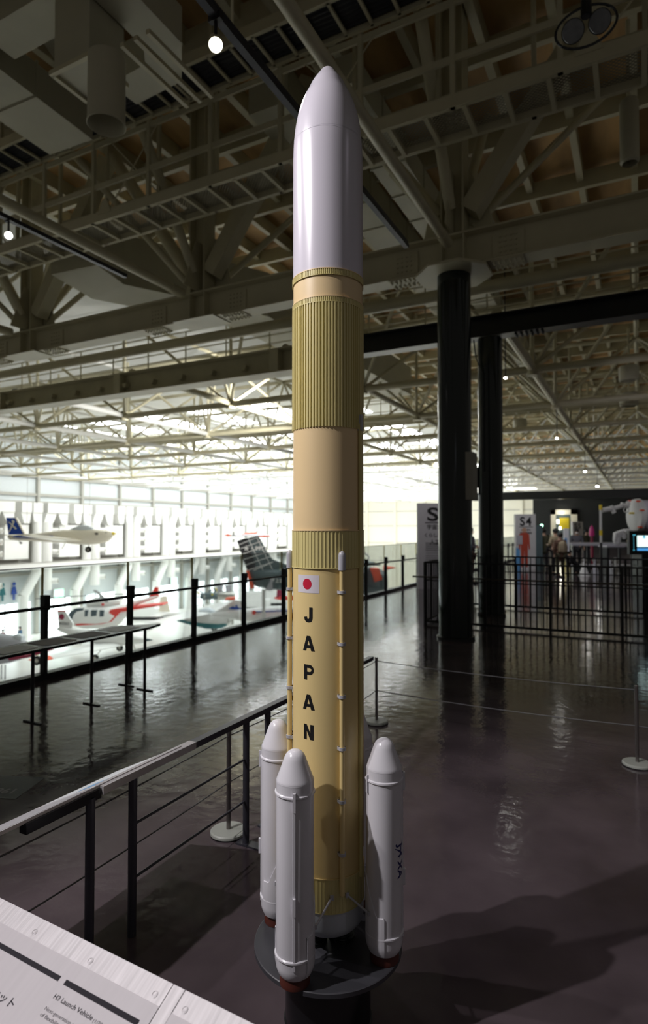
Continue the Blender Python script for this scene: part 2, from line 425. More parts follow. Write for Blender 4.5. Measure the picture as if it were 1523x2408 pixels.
# tie pipes that run with the fence, in front of the main girder
def tie(name, x, y0, y1, z, r, label, group=None):
    t = thing(name, label, 'pipe', (x, 0, z), 0, group)
    MB().tube((0, y0, 0), (0, y1, 0), r, 20).build('pipe', 'steel', t, True)
    for y in (y1,):
        MB().tube((0, y-.35, 0), (0, y+.0, 0), r*1.18, 16).build('end_sleeve', 'steel', t, True)
    return t
tie('tie_pipe', -2.6, -1.5, 9.2, 6.2, .072, 'long cream tie pipe passing just behind the tip of the rocket')
tie('tie_pipe', -7.9, -1.5, 9.2, 6.36, .082, 'cream tie pipe on the left, meeting the girder below the duct bend')
tie('tie_pipe', -13.05, 2, 9.2, 6.36, .082, 'cream tie pipe farthest left, in front of the main girder')

# ------------------------------------------------------------------ space frame over the hall
def frame_row(j, Y, Z=6.1, detail=True):
    n = 11; xs = [-2.55+5.05-5.05*i for i in range(n)]
    near = j < 5
    words_ = ['nearest row', 'second row', 'third row', 'fourth row', 'fifth row']
    lab = ('cream tubular roof truss crossing the hall behind the black beam, ' + words_[j]) if near else '%s row of pale tubular roof truss far across the hangar' % ORD[j]
    t = thing('roof_truss', lab, 'truss', (0, Y, Z), 0, None if near else 'far roof trusses over the hangar')
    r = .11 if near else .10
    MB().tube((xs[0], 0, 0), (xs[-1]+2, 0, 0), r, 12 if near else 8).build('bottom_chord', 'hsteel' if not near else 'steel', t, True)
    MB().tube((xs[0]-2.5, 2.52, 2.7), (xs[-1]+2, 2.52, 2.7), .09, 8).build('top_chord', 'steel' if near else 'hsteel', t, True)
    if near:
        for x in xs[:-1]:
            for sx in (-1, 1):
                for sy in (-1, 1):
                    MB().tube((x, 0, 0), (x+sx*2.52, sy*2.52, 2.7), .055, 7).build('brace', 'steel', t, True)
            MB().tube((x, 0, -.16), (x, 0, .18), .15, 10).build('node', 'steel', t, True)
            MB().tube((x, 0, 0), (x, 0, 4), .06, 7).build('post', 'steel', t, True)
    else:
        b = MB()
        for x in xs[:-1]:
            for sx in (-1, 1):
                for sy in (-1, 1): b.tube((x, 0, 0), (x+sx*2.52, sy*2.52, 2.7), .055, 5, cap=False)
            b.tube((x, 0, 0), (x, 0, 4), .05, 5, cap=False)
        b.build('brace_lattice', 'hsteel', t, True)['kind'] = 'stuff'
for j in range(15): frame_row(j, 17.3+5.15*j)
for i in range(10):
    x = -2.55+5.05-5.05*i
    lab = {1: 'pale tie pipe running away beside the second column towards the far wall'}.get(i, '%s lengthwise tie pipe of the roof frame, counting from the right' % ORD[i].replace('nearest', 'first'))
    t = thing('roof_tie_pipe', lab, 'pipe', (x, 0, 6.1), 0, None if i == 1 else 'lengthwise tie pipes of the roof frame')
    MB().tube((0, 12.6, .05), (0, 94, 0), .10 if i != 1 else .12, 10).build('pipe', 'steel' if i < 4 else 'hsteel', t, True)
for i in range(10):
    x = -.03-5.05*i
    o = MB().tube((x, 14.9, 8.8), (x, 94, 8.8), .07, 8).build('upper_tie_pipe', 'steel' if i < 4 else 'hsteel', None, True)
    tag(o, '%s slender upper tie pipe of the roof frame, counting from the right' % ORD[i].replace('nearest', 'first'), 'pipe', 'upper tie pipes of the roof frame')
# walkways and lamps in the far roof
for k, (Y, lab) in enumerate(((14.6, 'railed cream walkway hung in the roof just behind the cream girder'), (26.5, 'railed walkway hung far back in the bright roof'), (44, 'thin railed walkway farthest back in the bright roof'))):
    t = thing('roof_walkway', lab, 'catwalk', (0, Y, 6.6))
    m = MB(); m.b2(-47, 3, -.35, -.29, 0, .12); m.b2(-47, 3, .29, .35, 0, .12)
    for q in range(100): m.b2(2.9-q*.5, 2.95-q*.5, -.3, .3, .02, .06)
    m.build('deck', 'steel', t)
    m = MB()
    for zz in (.55, 1.1): m.tube((-47, -.33, zz), (3, -.33, zz), .02, 5); m.tube((-47, .33, zz), (3, .33, zz), .02, 5)
    m.build('handrail', 'steel', t)
    for q in range(34): MB().bar((2.9-q*1.5, -.33, 0), (2.9-q*1.5, -.33, 1.1), .03, .03).build('baluster', 'steel', t)

# ------------------------------------------------------------------ catwalk and cable tray above the exhibition
def expanded():
    m = mat('perforated_deck', (.32, .30, .23), .6); nt = m.node_tree; b = nt.nodes['Principled BSDF']
    tc = nt.nodes.new('ShaderNodeTexCoord'); mp = nt.nodes.new('ShaderNodeMapping'); mp.inputs['Scale'].default_value = (24, 24, 1); mp.inputs['Rotation'].default_value = (0, 0, .785)
    ck = nt.nodes.new('ShaderNodeTexVoronoi'); ck.inputs['Scale'].default_value = 1.0; ck.inputs['Randomness'].default_value = 0
    nt.links.new(tc.outputs['Object'], mp.inputs[0]); nt.links.new(mp.outputs[0], ck.inputs['Vector'])
    lt = nt.nodes.new('ShaderNodeMath'); lt.operation = 'GREATER_THAN'; lt.inputs[1].default_value = .40
    nt.links.new(ck.outputs['Distance'], lt.inputs[0]); nt.links.new(lt.outputs[0], b.inputs['Alpha'])
    return m
M['perf'] = expanded()
t = thing('catwalk', 'long suspended cream catwalk with rungs and perforated deck crossing behind the nose cone', 'catwalk', (0, 7.72, 7.25))
X0, X1 = -24, 5
for y in (0, .68): MB().b2(X0, X1, y-.035, y+.035, -.0, .17).build('stringer', 'steel', t)
for k in range(56):
    x = X1-.2-k*.52
    MB().b2(x-.03, x+.03, 0, .68, -.01, .06).build('rung', 'steel', t)
MB().b2(X0, X1, .03, .65, .10, .104).build('deck_mesh', 'perf', t)
for y in (0, .68):
    for zz in (.66, 1.42 if y == 0 else 1.2): MB().b2(X0, X1, y-.02, y+.02, zz-.045, zz+.045).build('guard_rail', 'steel', t)
for k in range(19):
    x = X1-.5-k*1.32
    MB().b2(x-.032, x+.032, -.03, .03, 0, 2.9).build('hanger', 'steel', t)
    MB().b2(x-.4-.03, x-.4+.03, .65, .71, 0, 2.9).build('hanger', 'steel', t)
for k in range(7):
    x = X1-1.5-k*3.96
    MB().tube((x, 0, .1), (x+1.3, 0, 1.5), .012, 5).tube((x+1.3, 0, .1), (x, 0, 1.5), .012, 5).build('cross_tie', 'steel', t)
    MB().prism([(x-.16, .12), (x+.16, .12), (x+.05, .36), (x-.05, .36)], -.05, -.02).build('gusset_plate', 'steel', t)
t = thing('cable_tray', 'cream ladder tray full of black cables above the catwalk', 'cable tray', (0, 7.03, 8.75))
for y in (0, .62): MB().b2(X0, X1, y-.03, y+.03, -.02, .15).build('side_rail', 'steel', t)
for k in range(72):
    x = X1-.2-k*.4
    MB().b2(x-.022, x+.022, 0, .62, -.02, .02).build('rung', 'steel', t)
m = MB()
for k in range(7): m.tube((X0, .08+k*.078, .07), (X1, .08+k*.078, .07), .042, 7)
m.build('cables', 'cable', t)['kind'] = 'stuff'

# ------------------------------------------------------------------ ducts
def boxduct(name, pts, wd, ht, label, seam=1.2, collar=True):
    """rectangular duct along a polyline in the horizontal plane; pts are (x, y, z of underside)"""
    t = thing(name, label, 'duct', pts[0])
    P = [Vector(p)-Vector(pts[0]) for p in pts]
    m = MB(); ring = []
    for i, p in enumerate(P):
        d = ((P[min(i+1, len(P)-1)]-p).normalized() if i < len(P)-1 else Vector((0, 0, 0)))+((p-P[i-1]).normalized() if i else Vector((0, 0, 0)))
        d = d.normalized(); s = Vector((d.y, -d.x, 0)).normalized()
        if i and i < len(P)-1:
            c_ = max(.5, (P[i+1]-p).normalized().dot(d)); s = s/c_
        ring += [p-s*wd/2, p+s*wd/2, p+s*wd/2+Vector((0, 0, ht)), p-s*wd/2+Vector((0, 0, ht))]
    fs = []
    for k in range(len(P)-1):
        for a in range(4): fs.append((k*4+a, k*4+(a+1) % 4, k*4+4+(a+1) % 4, k*4+4+a))
    fs += [(3, 2, 1, 0), tuple(len(ring)-4+a for a in range(4))]
    m.add(ring, fs); m.build('casing', 'duct', t)
    L = (P[-1]-P[0]).length
    if collar:
        a, b = P[0], P[1]; d = (b-a).normalized(); n = max(1, int((b-a).length/seam))
        for k in range(1, n+1):
            c_ = a+d*(b-a).length*k/(n+1)
            ang = atan2(d.y, d.x)
            R = Matrix.Rotation(ang, 3, 'Z')
            MB().box(c_+Vector((0, 0, ht/2)), (.03, wd+.05, ht+.05), 0, R).build('flange', 'duct', t)
    return t
boxduct('air_duct', [(-5.05, 1.5, 7.6), (-5.05, 5.5, 7.6), (-5.35, 5.85, 7.6), (-6.1, 5.9, 7.6)], .45, .45, 'pale square duct running overhead and bending left above the round nozzle')
boxduct('air_duct', [(-7.45, 5.0, 8.12), (-6.2, 5.0, 8.12), (-5.2, 4.4, 8.12), (-5.0, 3.6, 8.12)], .5, .5, 'shadowed duct crossing behind the round nozzle at top left', collar=False)
boxduct('air_duct', [(-8.0, 2.5, 8.0), (-8.2, 6.8, 8.0)], .95, .5, 'wide flat duct at the upper left edge, left of the round nozzle')
boxduct('air_duct', [(-7.2, 3.5, 8.68), (-7.2, 5.6, 8.68), (-7.4, 6.1, 8.68), (-7.7, 6.5, 8.68)], .42, .7, 'tall duct with a rounded bend behind the plenum box')
# long ducts farther back
boxduct('air_duct', [(-10.9, 9.15, 7.4), (-11.0, 10.2, 7.3), (-10.2, 11.6, 7.3), (-9.2, 13.5, 7.3), (-9.0, 24, 7.3)], 1.3, 1.15, 'large curved duct sweeping behind the main girder at left', collar=False)
boxduct('air_duct', [(-5.6, 8.7, 9.0), (-5.6, 30, 9.0)], .8, .6, 'long square duct under the roof left of the nose cone')
boxduct('air_duct', [(-4.3, 8.7, 8.9), (-4.3, 40, 8.9)], .7, .5, 'long square duct under the roof just behind the nose cone')
boxduct('air_duct', [(-.9, 2, 9.0), (-.9, 6.8, 9.0)], .9, .6, 'dim square duct overhead above the catwalk, right of the rocket')
boxduct('air_duct', [(1.6, 14, 8.3), (1.6, 50, 8.3)], .9, .6, 'long square duct beyond the black beam at right')
# plenum with round drum
pc = hz(210, 195, 6.9); t = thing('air_nozzle', 'short wide round air nozzle hanging from a square plenum box at top left', 'air vent', (pc.x, pc.y, 6.1))
MB().box((0, 0, 1.28), (.56, .5, .86), 0, (0, 0, 0)).build('plenum_box', 'duct', t)
fr = MB().box((0, -.26, .84), (.66, .05, .05)).box((0, .26, .84), (.66, .05, .05)).box((-.31, 0, .84), (.05, .5, .05)).box((.31, 0, .84), (.05, .5, .05))
fr.build('frame', 'steel', t)
dc = hz(250, 292, 6.1)-Vector((pc.x, pc.y, 6.1))
pr = [(.15, .75), (.195, .72), (.195, .0), (.205, -.01), (.195, -.02), (.185, 0), (.185, .6)]
MB().lathe(pr, (dc.x, dc.y, 0), 40).build('drum', 'duct', t, True)
MB().lathe([(.0, .55), (.184, .56)], (dc.x, dc.y, 0), 40).build('damper', 'inside', t)
for dx in (.24, .44, .62):
    MB().b2(dc.x+dx-.2, dc.x+dx-.15, -.1, 1.0, .93, .98).build('support_rail', 'steel', t)
# vertical round tubes on the right
def vtube(px, py, z, L, r, label):
    p = hz(px, py, z); t = thing('hanging_duct', label, 'duct', (p.x, p.y, z))
    MB().lathe([(r*.8, 0), (r, .03), (r, L-.05), (r*.8, L)], n=24).build('tube', 'duct', t, True)
    MB().tube((0, 0, L-.05), (0, 0, L+1.2), .03, 8).build('rod', 'steel', t)
vtube(1480, 385, 7.1, .95, .13, 'stubby round tube hanging at the upper right below the catwalk')
vtube(1478, 955, 6.3, .5, .32, 'round air outlet hanging from the roof far right')
vtube(1478, 896, 6.5, .5, .3, 'round air outlet far right, nearest of the hanging outlets')
vtube(1222, 1010, 6.5, .5, .32, 'round air outlet hanging beside the long tie pipe')

# ------------------------------------------------------------------ lamps
glow = emit('lamp_glow', (1, .97, .92), 40)
glow2 = emit('lamp_glow_soft', (1, .98, .92), 9)
t = thing('lighting_track', 'black lighting track running overhead to the left of the nose cone', 'track', (-2.56, 0, 5.3))
MB().b2(-.03, .03, .5, 7.2, -.02, .03).build('rail', 'rail', t)
MB().b2(-.02, .02, .5, 7.2, .05, .07).build('cover', 'rail', t)
for y in (1.5, 3.5, 5.5): MB().tube((0, y, .06), (0, y, .82), .012, 6).build('hanger_rod', 'steel', t)
def spot(loc, target, r, label, on=True, drop=.16, name='spotlight'):
    t = thing(name, label, 'lamp', loc)
    d = (Vector(target)-Vector(loc)).normalized(); o0 = Vector((0, 0, 0))
    MB().tube((0, 0, 0), (0, 0, drop+.05), .012, 8).b2(-.05, .05, -.02, .02, drop, drop+.05).build('bracket', 'blackmetal' if r < .1 else 'steel', t)
    MB().tube(o0-d*r*1.7, o0+d*r*.3, r*.8, 20, r).build('housing', 'steel', t, True)
    MB().tube(o0+d*r*.28, o0+d*r*.33, r*.9, 20).build('lens', glow if on else 'lampoff', t, True)
    return t
spot((-2.56, 3.31, 5.10), (-1.0, 1.6, 1.7), .050, 'bright track spotlight at the top left of the nose cone')
s2 = hz(20, 553, 5.2)
spot(s2, (-2.4, 2.2, 2.0), .045, 'small lit spotlight at the far left edge, below the tie pipe')
t = thing('lighting_track', 'short black lighting track at the left edge', 'track', (s2.x, 0, 5.4))
MB().b2(-.03, .03, 1, 6.4, -.03, .02).build('rail', 'rail', t)
# twin unlit lamp in its hoop
p = hz(1378, 62, 6.6); t = thing('twin_floodlight', 'pair of unlit round floodlights inside a black hoop at the top right', 'lamp', p)
vd = (Vector((0, 0, H))-p).normalized(); q = vd.to_track_quat('Z', 'Y')
for s in (-1, 1):
    c0 = cw(s*.13, 0, 0)+Vector((0, 0, s*.05))
    MB().tube(c0-vd*.12, c0, .07, 24, .105).build('housing', 'blackmetal', t, True)
    MB().tube(c0, c0+vd*.012, .098, 24, .09).build('lens', 'lampoff', t, True)
hp = MB(); R_ = Matrix.Rotation(.35, 3, 'Y')
pts = [cw(.30*cos(a), 0, 0)+Vector((0, 0, .2*sin(a)+.1*cos(a))) for a in [2*pi*k/28 for k in range(29)]]
hp.path(pts, .012, 6).build('hoop', 'blackmetal', t)
MB().path([(0, 0, .1), (0, 0, 3.6)], .05, 8).build('stem', 'blackmetal', t)
hb_spots = []
# roof lamps that show as bright dots
for k, (px, py, z) in enumerate(((880, 1008, 7.2), (968, 1044, 7.2), (1006, 1164, 6.2), (425, 900, 6.5))[:3]):
    p = hz(px, py, z)
    t = thing('high_bay_lamp', ['glowing rectangular roof lamp just right of the rocket', 'glowing roof lamp left of the nearer column, second from the rocket', 'low glowing lamp far off beside the nearer column'][k], 'lamp', p)
    MB().box((0, 0, .12), (1.0, .5, .16)).build('housing', 'hsteel', t); MB().box((0, 0, .02), (.9, .42, .03)).build('lens', glow2, t)
for px, py, lab in ((1188, 888, 'small lit spotlight just right of the second column'), (1309, 1030, 'small lit spotlight beside the long tie pipe'), (1375, 1108, 'small lit spotlight farther along the long tie pipe'), (1404, 1143, 'tiny lit spotlight at the far end of the long tie pipe')):
    p = hX(px, py, -2.5) if px > 1200 else hz(px, py, 5.4)
    dd = p.y
    spot(p, (p.x, p.y-3, 0), max(.04, .0022*dd), lab, drop=5.98-p.z if px > 1200 else 3.3)

# ================================================================== THE ROCKET MODEL
RC = cw(.0145, 2.24)
R0 = .128
rk = thing('rocket_model', 'tall model rocket lettered JAPAN with white nose, tan and yellow body and four boosters', 'rocket', (RC.x, RC.y, .27), TH)
RZ = -.27      # heights below are above the floor
def rpart(m, name, mt, smooth=True, parent=None):
    return m.build(name, mt, parent or rk, smooth)
nose = [(0, 3.481), (.012, 3.479), (.024, 3.470), (.034, 3.456), (.043, 3.443), (.059, 3.419), (.0742, 3.387), (.0933, 3.349), (.109, 3.302), (.119, 3.255), (.125, 3.208), (.1283, 3.161), (.1295, 3.10), (.1295, 2.66)]
# finer profile
def refine(pr, k=4):
    out = []
    P = [Vector((a, b)) for a, b in pr]
    for i in range(len(P)-1):
        p0 = P[max(i-1, 0)]; p1 = P[i]; p2 = P[i+1]; p3 = P[min(i+2, len(P)-1)]
        for q in range(k):
            t_ = q/k
            v = .5*((2*p1)+(p2-p0)*t_+(2*p0-5*p1+4*p2-p3)*t_*t_+(3*p1-p0-3*p2+p3)*t_**3)
            out.append((max(v.x, 0), v.y))
    out.append(tuple(P[-1])); return out
rpart(MB().lathe([(r, z+RZ) for r, z in refine(nose[:-1])]+[(.1295, 2.66+RZ)], n=96), 'nose_fairing', 'fair')
rpart(MB().lathe([(.1297, 3.2105+RZ-.03), (.1297, 3.2095+RZ-.03)], n=96), 'seam_line', 'greywhite')
def ribbed(z0, z1, n, r_in, r_out, duty=.4, lip=True, chamf=0):
    m = MB(); sec = []
    for i in range(n):
        a = 2*pi*i/n; w_ = 2*pi/n
        sec += [(r_out, a), (r_out, a+w_*duty), (r_in, a+w_*(duty+.08)), (r_in, a+w_*.92)]
    N = len(sec); vs = [(r*cos(a), r*sin(a), z+RZ) for z in (z0, z1) for r, a in sec]
    fs = [(i, (i+1) % N, (i+1) % N+N, i+N) for i in range(N)]
    fs += [tuple(range(N-1, -1, -1)), tuple(range(N, 2*N))]
    return m.add(vs, fs)
def hoop(z, r, h=.004):
    return MB().lathe([(r-.004, z+h/2+RZ), (r, z+h/2+RZ), (r, z-h/2+RZ), (r-.004, z-h/2+RZ)], n=96)
rpart(ribbed(2.645, 2.664, 120, .1305, .132), 'fluted_ring', 'olive', False)
rpart(hoop(2.665, .1325, .003), 'hoop', 'tan'); rpart(hoop(2.643, .1325, .002), 'hoop', 'olive')
rpart(MB().lathe([(R0, 2.645+RZ), (R0, 2.562+RZ)], n=96), 'upper_stage_band', 'tan')
rpart(ribbed(2.548, 2.565, 120, .1305, .132), 'fluted_ring', 'olive', False)
rpart(hoop(2.5665, .1325, .003), 'hoop', 'tan'); rpart(hoop(2.547, .1325, .002), 'hoop', 'olive')
rpart(ribbed(2.106, 2.547, 72, .1285, .1325, .42), 'ribbed_interstage', 'olive', False)
rpart(MB().lathe([(R0, 2.12+RZ), (R0, 1.743+RZ)], n=96), 'tank_section', 'tan')
rpart(ribbed(1.612, 1.742, 64, .1302, .1318, .22), 'ribbed_band', 'olive', False)
rpart(hoop(1.743, .1325, .003), 'hoop', 'tan'); rpart(hoop(1.611, .1325, .003), 'hoop', 'olive')
core = rpart(MB().lathe([(R0, 1.612+RZ), (R0, .55+RZ)], n=96), 'core_tank', 'yellow')
rpart(ribbed(.436, .549, 64, .1302, .1314, .18), 'ribbed_tail_band', 'olive', False)
rpart(hoop(.55, .1322, .003), 'hoop', 'yellow'); rpart(hoop(.435, .1320, .003), 'hoop', 'olive')
rpart(MB().lathe([(.1285, .436+RZ), (.1285, .375+RZ), (.124, .358+RZ), (.110, .342+RZ), (.0, .340+RZ)], n=96), 'tail_skirt', 'skirt')
for s in (-1, 1):
    m = MB()
    e = [(.022, .345), (.024, .33), (.034, .318), (.040, .308), (.042, .298), (.045, .288), (.047, .272)]
    pr = []
    for (ra, za), (rb, zb) in zip(e, e[1:]): pr += [(ra, za+RZ), (ra+.003, za-.004+RZ), (ra, za-.008+RZ)]
    m.lathe(pr+[(e[-1][0], .271+RZ)], (s*.05, .01*s, 0), n=32); rpart(m, 'engine_bell', 'engine')
# feed pipes with caps and brackets
def feedpipe(ang, ztop, zbot, r, off, capped, brk, pm_, lower=.012):
    a = radians(ang); c = (off*cos(a), off*sin(a))
    p = rpart(MB().tube((c[0], c[1], ztop+RZ), (c[0], c[1], zbot+RZ), r, 20), 'feed_pipe', pm_)
    if capped:
        rr = r*1.45
        pr = [(rr, -.062), (rr, -.012), (rr*.9, -.005), (rr*.65, 0), (rr*.3, .003), (0, .004)]
        rpart(MB().lathe(pr, (c[0], c[1], ztop+RZ+.0), 20), 'pipe_cap', 'greywhite', parent=p)
    for z in brk:
        m = MB(); q = Matrix.Rotation(a, 3, 'Z')
        m.lathe([(r*1.5, -.005), (r*1.5, .005)], (c[0], c[1], z+RZ), 20)
        m.lathe([(r, .005), (r*1.5, .005)], (c[0], c[1], z+RZ), 20).lathe([(r, -.005), (r*1.5, -.005)], (c[0], c[1], z+RZ), 20)
        m.box((c[0]-cos(a)*r, c[1]-sin(a)*r, z+RZ), (r*1.2, r*3, .010), 0, q)
        rpart(m, 'bracket', 'greywhite', parent=p)
    return p
bz = [1.53, 1.352, 1.172, .995, .816, .638]
feedpipe(-70, 1.668, .50, .0088, .1395, True, bz, 'yellow')
feedpipe(-178.5, 1.668, .50, .0088, .1395, True, bz, 'yellow')
# flat cable ducts on the right of the core
def strip_(ang, z0, z1, wd, th, mt, name, base=.127, parent=None, cap=False):
    a = radians(ang); q = Matrix.Rotation(a, 3, 'Z')
    return rpart(MB().box(((base+th/2)*cos(a), (base+th/2)*sin(a), (z0+z1)/2+RZ), (th, wd, z1-z0), 0, q), name, mt, False, parent)
feedpipe(-31, 2.125, .53, .0072, .1345, False, [], 'olive')
strip_(-31, 2.10, 2.158, .013, .016, 'greywhite', 'cable_cover')
strip_(-20, .62, 2.125, .012, .007, 'tan', 'cable_duct')
# decals on the yellow tank
def decal(vs, fs, ang, z, r, mt, name, parent, cx=0, cy=0, cuts=.006):
    V, Fs = bent(vs, fs, r, radians(ang), z, cuts)
    m = MB().add([(a+cx, b+cy, c) for a, b, c in V], Fs)
    return m.build(name, mt, parent)
flag = decal([(-.047, -.031, 0), (.047, -.031, 0), (.047, .031, 0), (-.047, .031, 0)], [(0, 1, 2, 3)], -125, 1.556+RZ, R0+.0006, 'flagw', 'flag', core)
flag['label'] = 'white flag with a red disc'
cv = [(0, 0, 0)]+[(.0187*cos(2*pi*k/40), .0187*sin(2*pi*k/40), 0) for k in range(40)]
decal(cv, [(0, 1+k, 1+(k+1) % 40) for k in range(40)], -125, 1.556+RZ, R0+.0010, 'red', 'flag_disc', core)
LET = {
 'J': [[(.10, 1), (.36, 1), (.36, .26), (.34, .13), (.26, .04), (.13, 0), (-.02, 0), (-.16, .05), (-.26, .16), (-.31, .32), (-.32, .36), (-.08, .39), (-.05, .30), (.0, .26), (.04, .25), (.08, .28), (.10, .36)]],
 'P': None, 'A': None, 'N': [[(-.42, 0), (-.42, 1), (-.14, 1), (.15, .46), (.15, 1), (.42, 1), (.42, 0), (.16, 0), (-.16, .58), (-.16, 0)]],
}
def letter_faces(ch, h):
    if ch == 'J':   # strip of quads along the stroke
        out = [(.36, 1), (.36, .30), (.33, .15), (.25, .05), (.10, 0), (-.05, .0), (-.19, .05), (-.29, .16), (-.34, .34)]
        inn = [(.10, 1), (.10, .36), (.085, .27), (.05, .235), (.02, .225), (-.02, .225), (-.05, .25), (-.07, .30), (-.085, .385)]
    elif ch == 'N':
        q = [((-.40, 0), (-.40, 1), (-.14, 1), (-.14, 0)), ((.14, 0), (.14, 1), (.40, 1), (.40, 0)), ((-.14, 1), (-.14, .60), (.14, 0), (.14, .40))]
        q = [((-.40, 0), (-.40, 1), (-.145, 1), (-.145, 0)), ((.145, 0), (.145, 1), (.40, 1), (.40, 0)), ((-.145, 1.0), (-.145, .585), (.145, .0), (.145, .425))]
        return q
    elif ch == 'A':
        return [((-.48, 0), (-.14, 1), (.0, 1), (.0, .74), (-.21, 0)), ((.48, 0), (.14, 1), (.0, 1), (.0, .74), (.21, 0)), ((-.16, .19), (-.105, .38), (.105, .38), (.16, .19))]
    elif ch == 'P':
        q = [((-.38, 0), (-.38, 1), (-.12, 1), (-.12, 0)), ((-.12, 1), (.12, 1), (.12, .79), (-.12, .79)), ((-.12, .33), (-.12, .53), (.12, .53), (.12, .33))]
        n = 8
        for k in range(n):
            a0, a1 = pi/2-pi*k/n, pi/2-pi*(k+1)/n
            q.append(((.10+.335*cos(a0)*.9, .665+.335*sin(a0)), (.10+.335*cos(a1)*.9, .665+.335*sin(a1)), (.10+.13*cos(a1), .66+.13*sin(a1)), (.10+.13*cos(a0), .66+.13*sin(a0))))
        return q
    return [(out[k], out[k+1], inn[k+1], inn[k]) for k in range(len(out)-1)]
for ch, z in zip('JAPAN', (1.449, 1.350, 1.250, 1.147, 1.044)):
    vs, fs = [], []
    for f in letter_faces(ch, 1):
        o_ = len(vs); vs += [(x*.051, (y-.5)*.052, 0) for x, y in f]; fs.append(tuple(range(o_, o_+len(f))))
    decal(vs, fs, -123.2 + (0 if ch == 'J' else 1), z+RZ, R0+.0008, 'ink', 'letter', core, cuts=.008)

# ------------------------------------------------------------------ boosters
def booster(cx, cy, first=None):
    out = atan2(cy, cx)           # away from the core
    m = MB().lathe([(.0625, .926), (.0625, .338), (.061, .326), (.055, .310), (.049, .302), (0, .302)], n=56)
    b = m.build('booster', 'booster', rk, True, loc=(cx, cy, RZ)); b.rotation_euler = (0, 0, out)
    pr = refine([(0, 1.022), (.015, 1.019), (.027, 1.010), (.0345, .998), (.0405, .982), (.0505, .955), (.0628, .924)], 3)
    MB().lathe(pr+[(.0628, .921)], n=56).build('nose_cone', 'booster', b, True)
    for z in (.886, .369):
        MB().lathe([(.0625, z+.006), (.0665, z+.003), (.0668, z-.002), (.0625, z-.005)], n=56).build('raised_ring', 'booster', b, True)
    MB().lathe([(.043, .310), (.044, .300), (.050, .284), (.0495, .271)], n=40).build('nozzle', 'rust', b, True)
    # local x = away from the core
    for ang, parts_ in ((28, ((.345, .905, .007, .004), (.845, .905, .009, .011), (.520, .575, .009, .011))), (-28-100, ((.845, .905, .008, .008),))):
        a = radians(ang); q = Matrix.Rotation(a, 3, 'Z')
        for z0, z1, wd, th in parts_:
            MB().box(((.0615+th/2)*cos(a), (.0615+th/2)*sin(a), (z0+z1)/2), (th, wd, z1-z0), 0, q).build('cable_duct', 'booster', b)
    # wrap-round tail fairing towards the core, its upper edge stepping down
    N = 60; hal = radians(112); vs = []; rr = .0662
    def top(d):
        d = abs(degrees(d))
        if d < 40: return .560
        if d < 55: return .560-(d-40)/15*.035
        if d < 88: return .525-(d-55)/33*.085
        return .440
    ring = [-hal+2*hal*i/N for i in range(N+1)]
    for d in ring: a = pi+d; vs.append((rr*cos(a), rr*sin(a), top(d)))
    for z, r_ in ((.342, rr), (.326, .0635), (.308, .056)):
        for d in ring: a = pi+d; vs.append((r_*cos(a), r_*sin(a), z))
    for d in ring: a = pi+d; vs.append((.0618*cos(a), .0618*sin(a), top(d)+.0008))
    K = N+1; fs = []
    for k in range(3):
        for i in range(N): fs.append((k*K+i, k*K+i+1, (k+1)*K+i+1, (k+1)*K+i))
    for i in range(N): fs.append((i, i+1, 4*K+i+1, 4*K+i))
    for i in (0, N): fs.append((i, 4*K+i, 3*K+i))
    fs.append((0, 4*K, 3*K, 2*K, K)); fs.append((N, 4*K+N, 3*K+N, 2*K+N, K+N))
    MB().add(vs, fs).build('tail_fairing', 'booster', b, True)
    return b
BP = [(-.110, -.21), (-.190, .103), (.194, -.102), (.114, .21)]
bs = [booster(*p) for p in BP]
bs[0]['label'] = 'white booster nearest the camera'
bs[2]['label'] = 'white booster with a blue agency logo'
# struts between core and boosters
for i, (x, y) in enumerate(BP):
    out = atan2(y, x)
    for s in (-1, 1):
        a = out+s*radians(33); p1 = Vector((.131*cos(a), .131*sin(a), .492+RZ))
        c_ = Vector((x, y, 0)); ib = out+pi-s*radians(62); p2 = c_+Vector((.068*cos(ib), .068*sin(ib), .445+RZ))
        m = MB().tube(p1, p2, .0038, 10).box(p1, (.012, .012, .016), 0, (0, 0, a)).box(p2, (.010, .010, .014), 0, (0, 0, a))
        m.build('strut', 'greywhite', rk, True)
# logo on the right-hand booster, reading downwards
b3 = bs[2]; out3 = atan2(BP[2][1], BP[2][0])
def rot_cw(vs): return [(v[1], -v[0], 0) for v in vs]
LA = degrees(-0.66-out3)      # seen on the right of this booster
vs, fs = text_mesh('J', .046, offset=.0014)
vs = [(v[0]-.052, v[1], 0) for v in vs]
v2, f2 = text_mesh('XA', .046, offset=.0014, shear=.12)
k_ = len(vs); vs += [(v[0]+.034, v[1], 0) for v in v2]; fs += [tuple(i+k_ for i in f) for f in f2]
def swoosh(pts, w0, w1):
    a_, f_ = [], []
    for i, (x, y) in enumerate(pts):
        j = min(i+1, len(pts)-1); i0 = max(i-1, 0); d = Vector((pts[j][0]-pts[i0][0], pts[j][1]-pts[i0][1])).normalized()
        t_ = i/(len(pts)-1); w_ = 1.7*(w0+(w1-w0)*t_)/2*(sin(pi*min(1, .08+t_*.92))**.5+.05)
        a_ += [(x-d.y*w_, y+d.x*w_, 0), (x+d.y*w_, y-d.x*w_, 0)]
    f_ = [(2*i, 2*i+1, 2*i+3, 2*i+2) for i in range(len(pts)-1)]
    return a_, f_
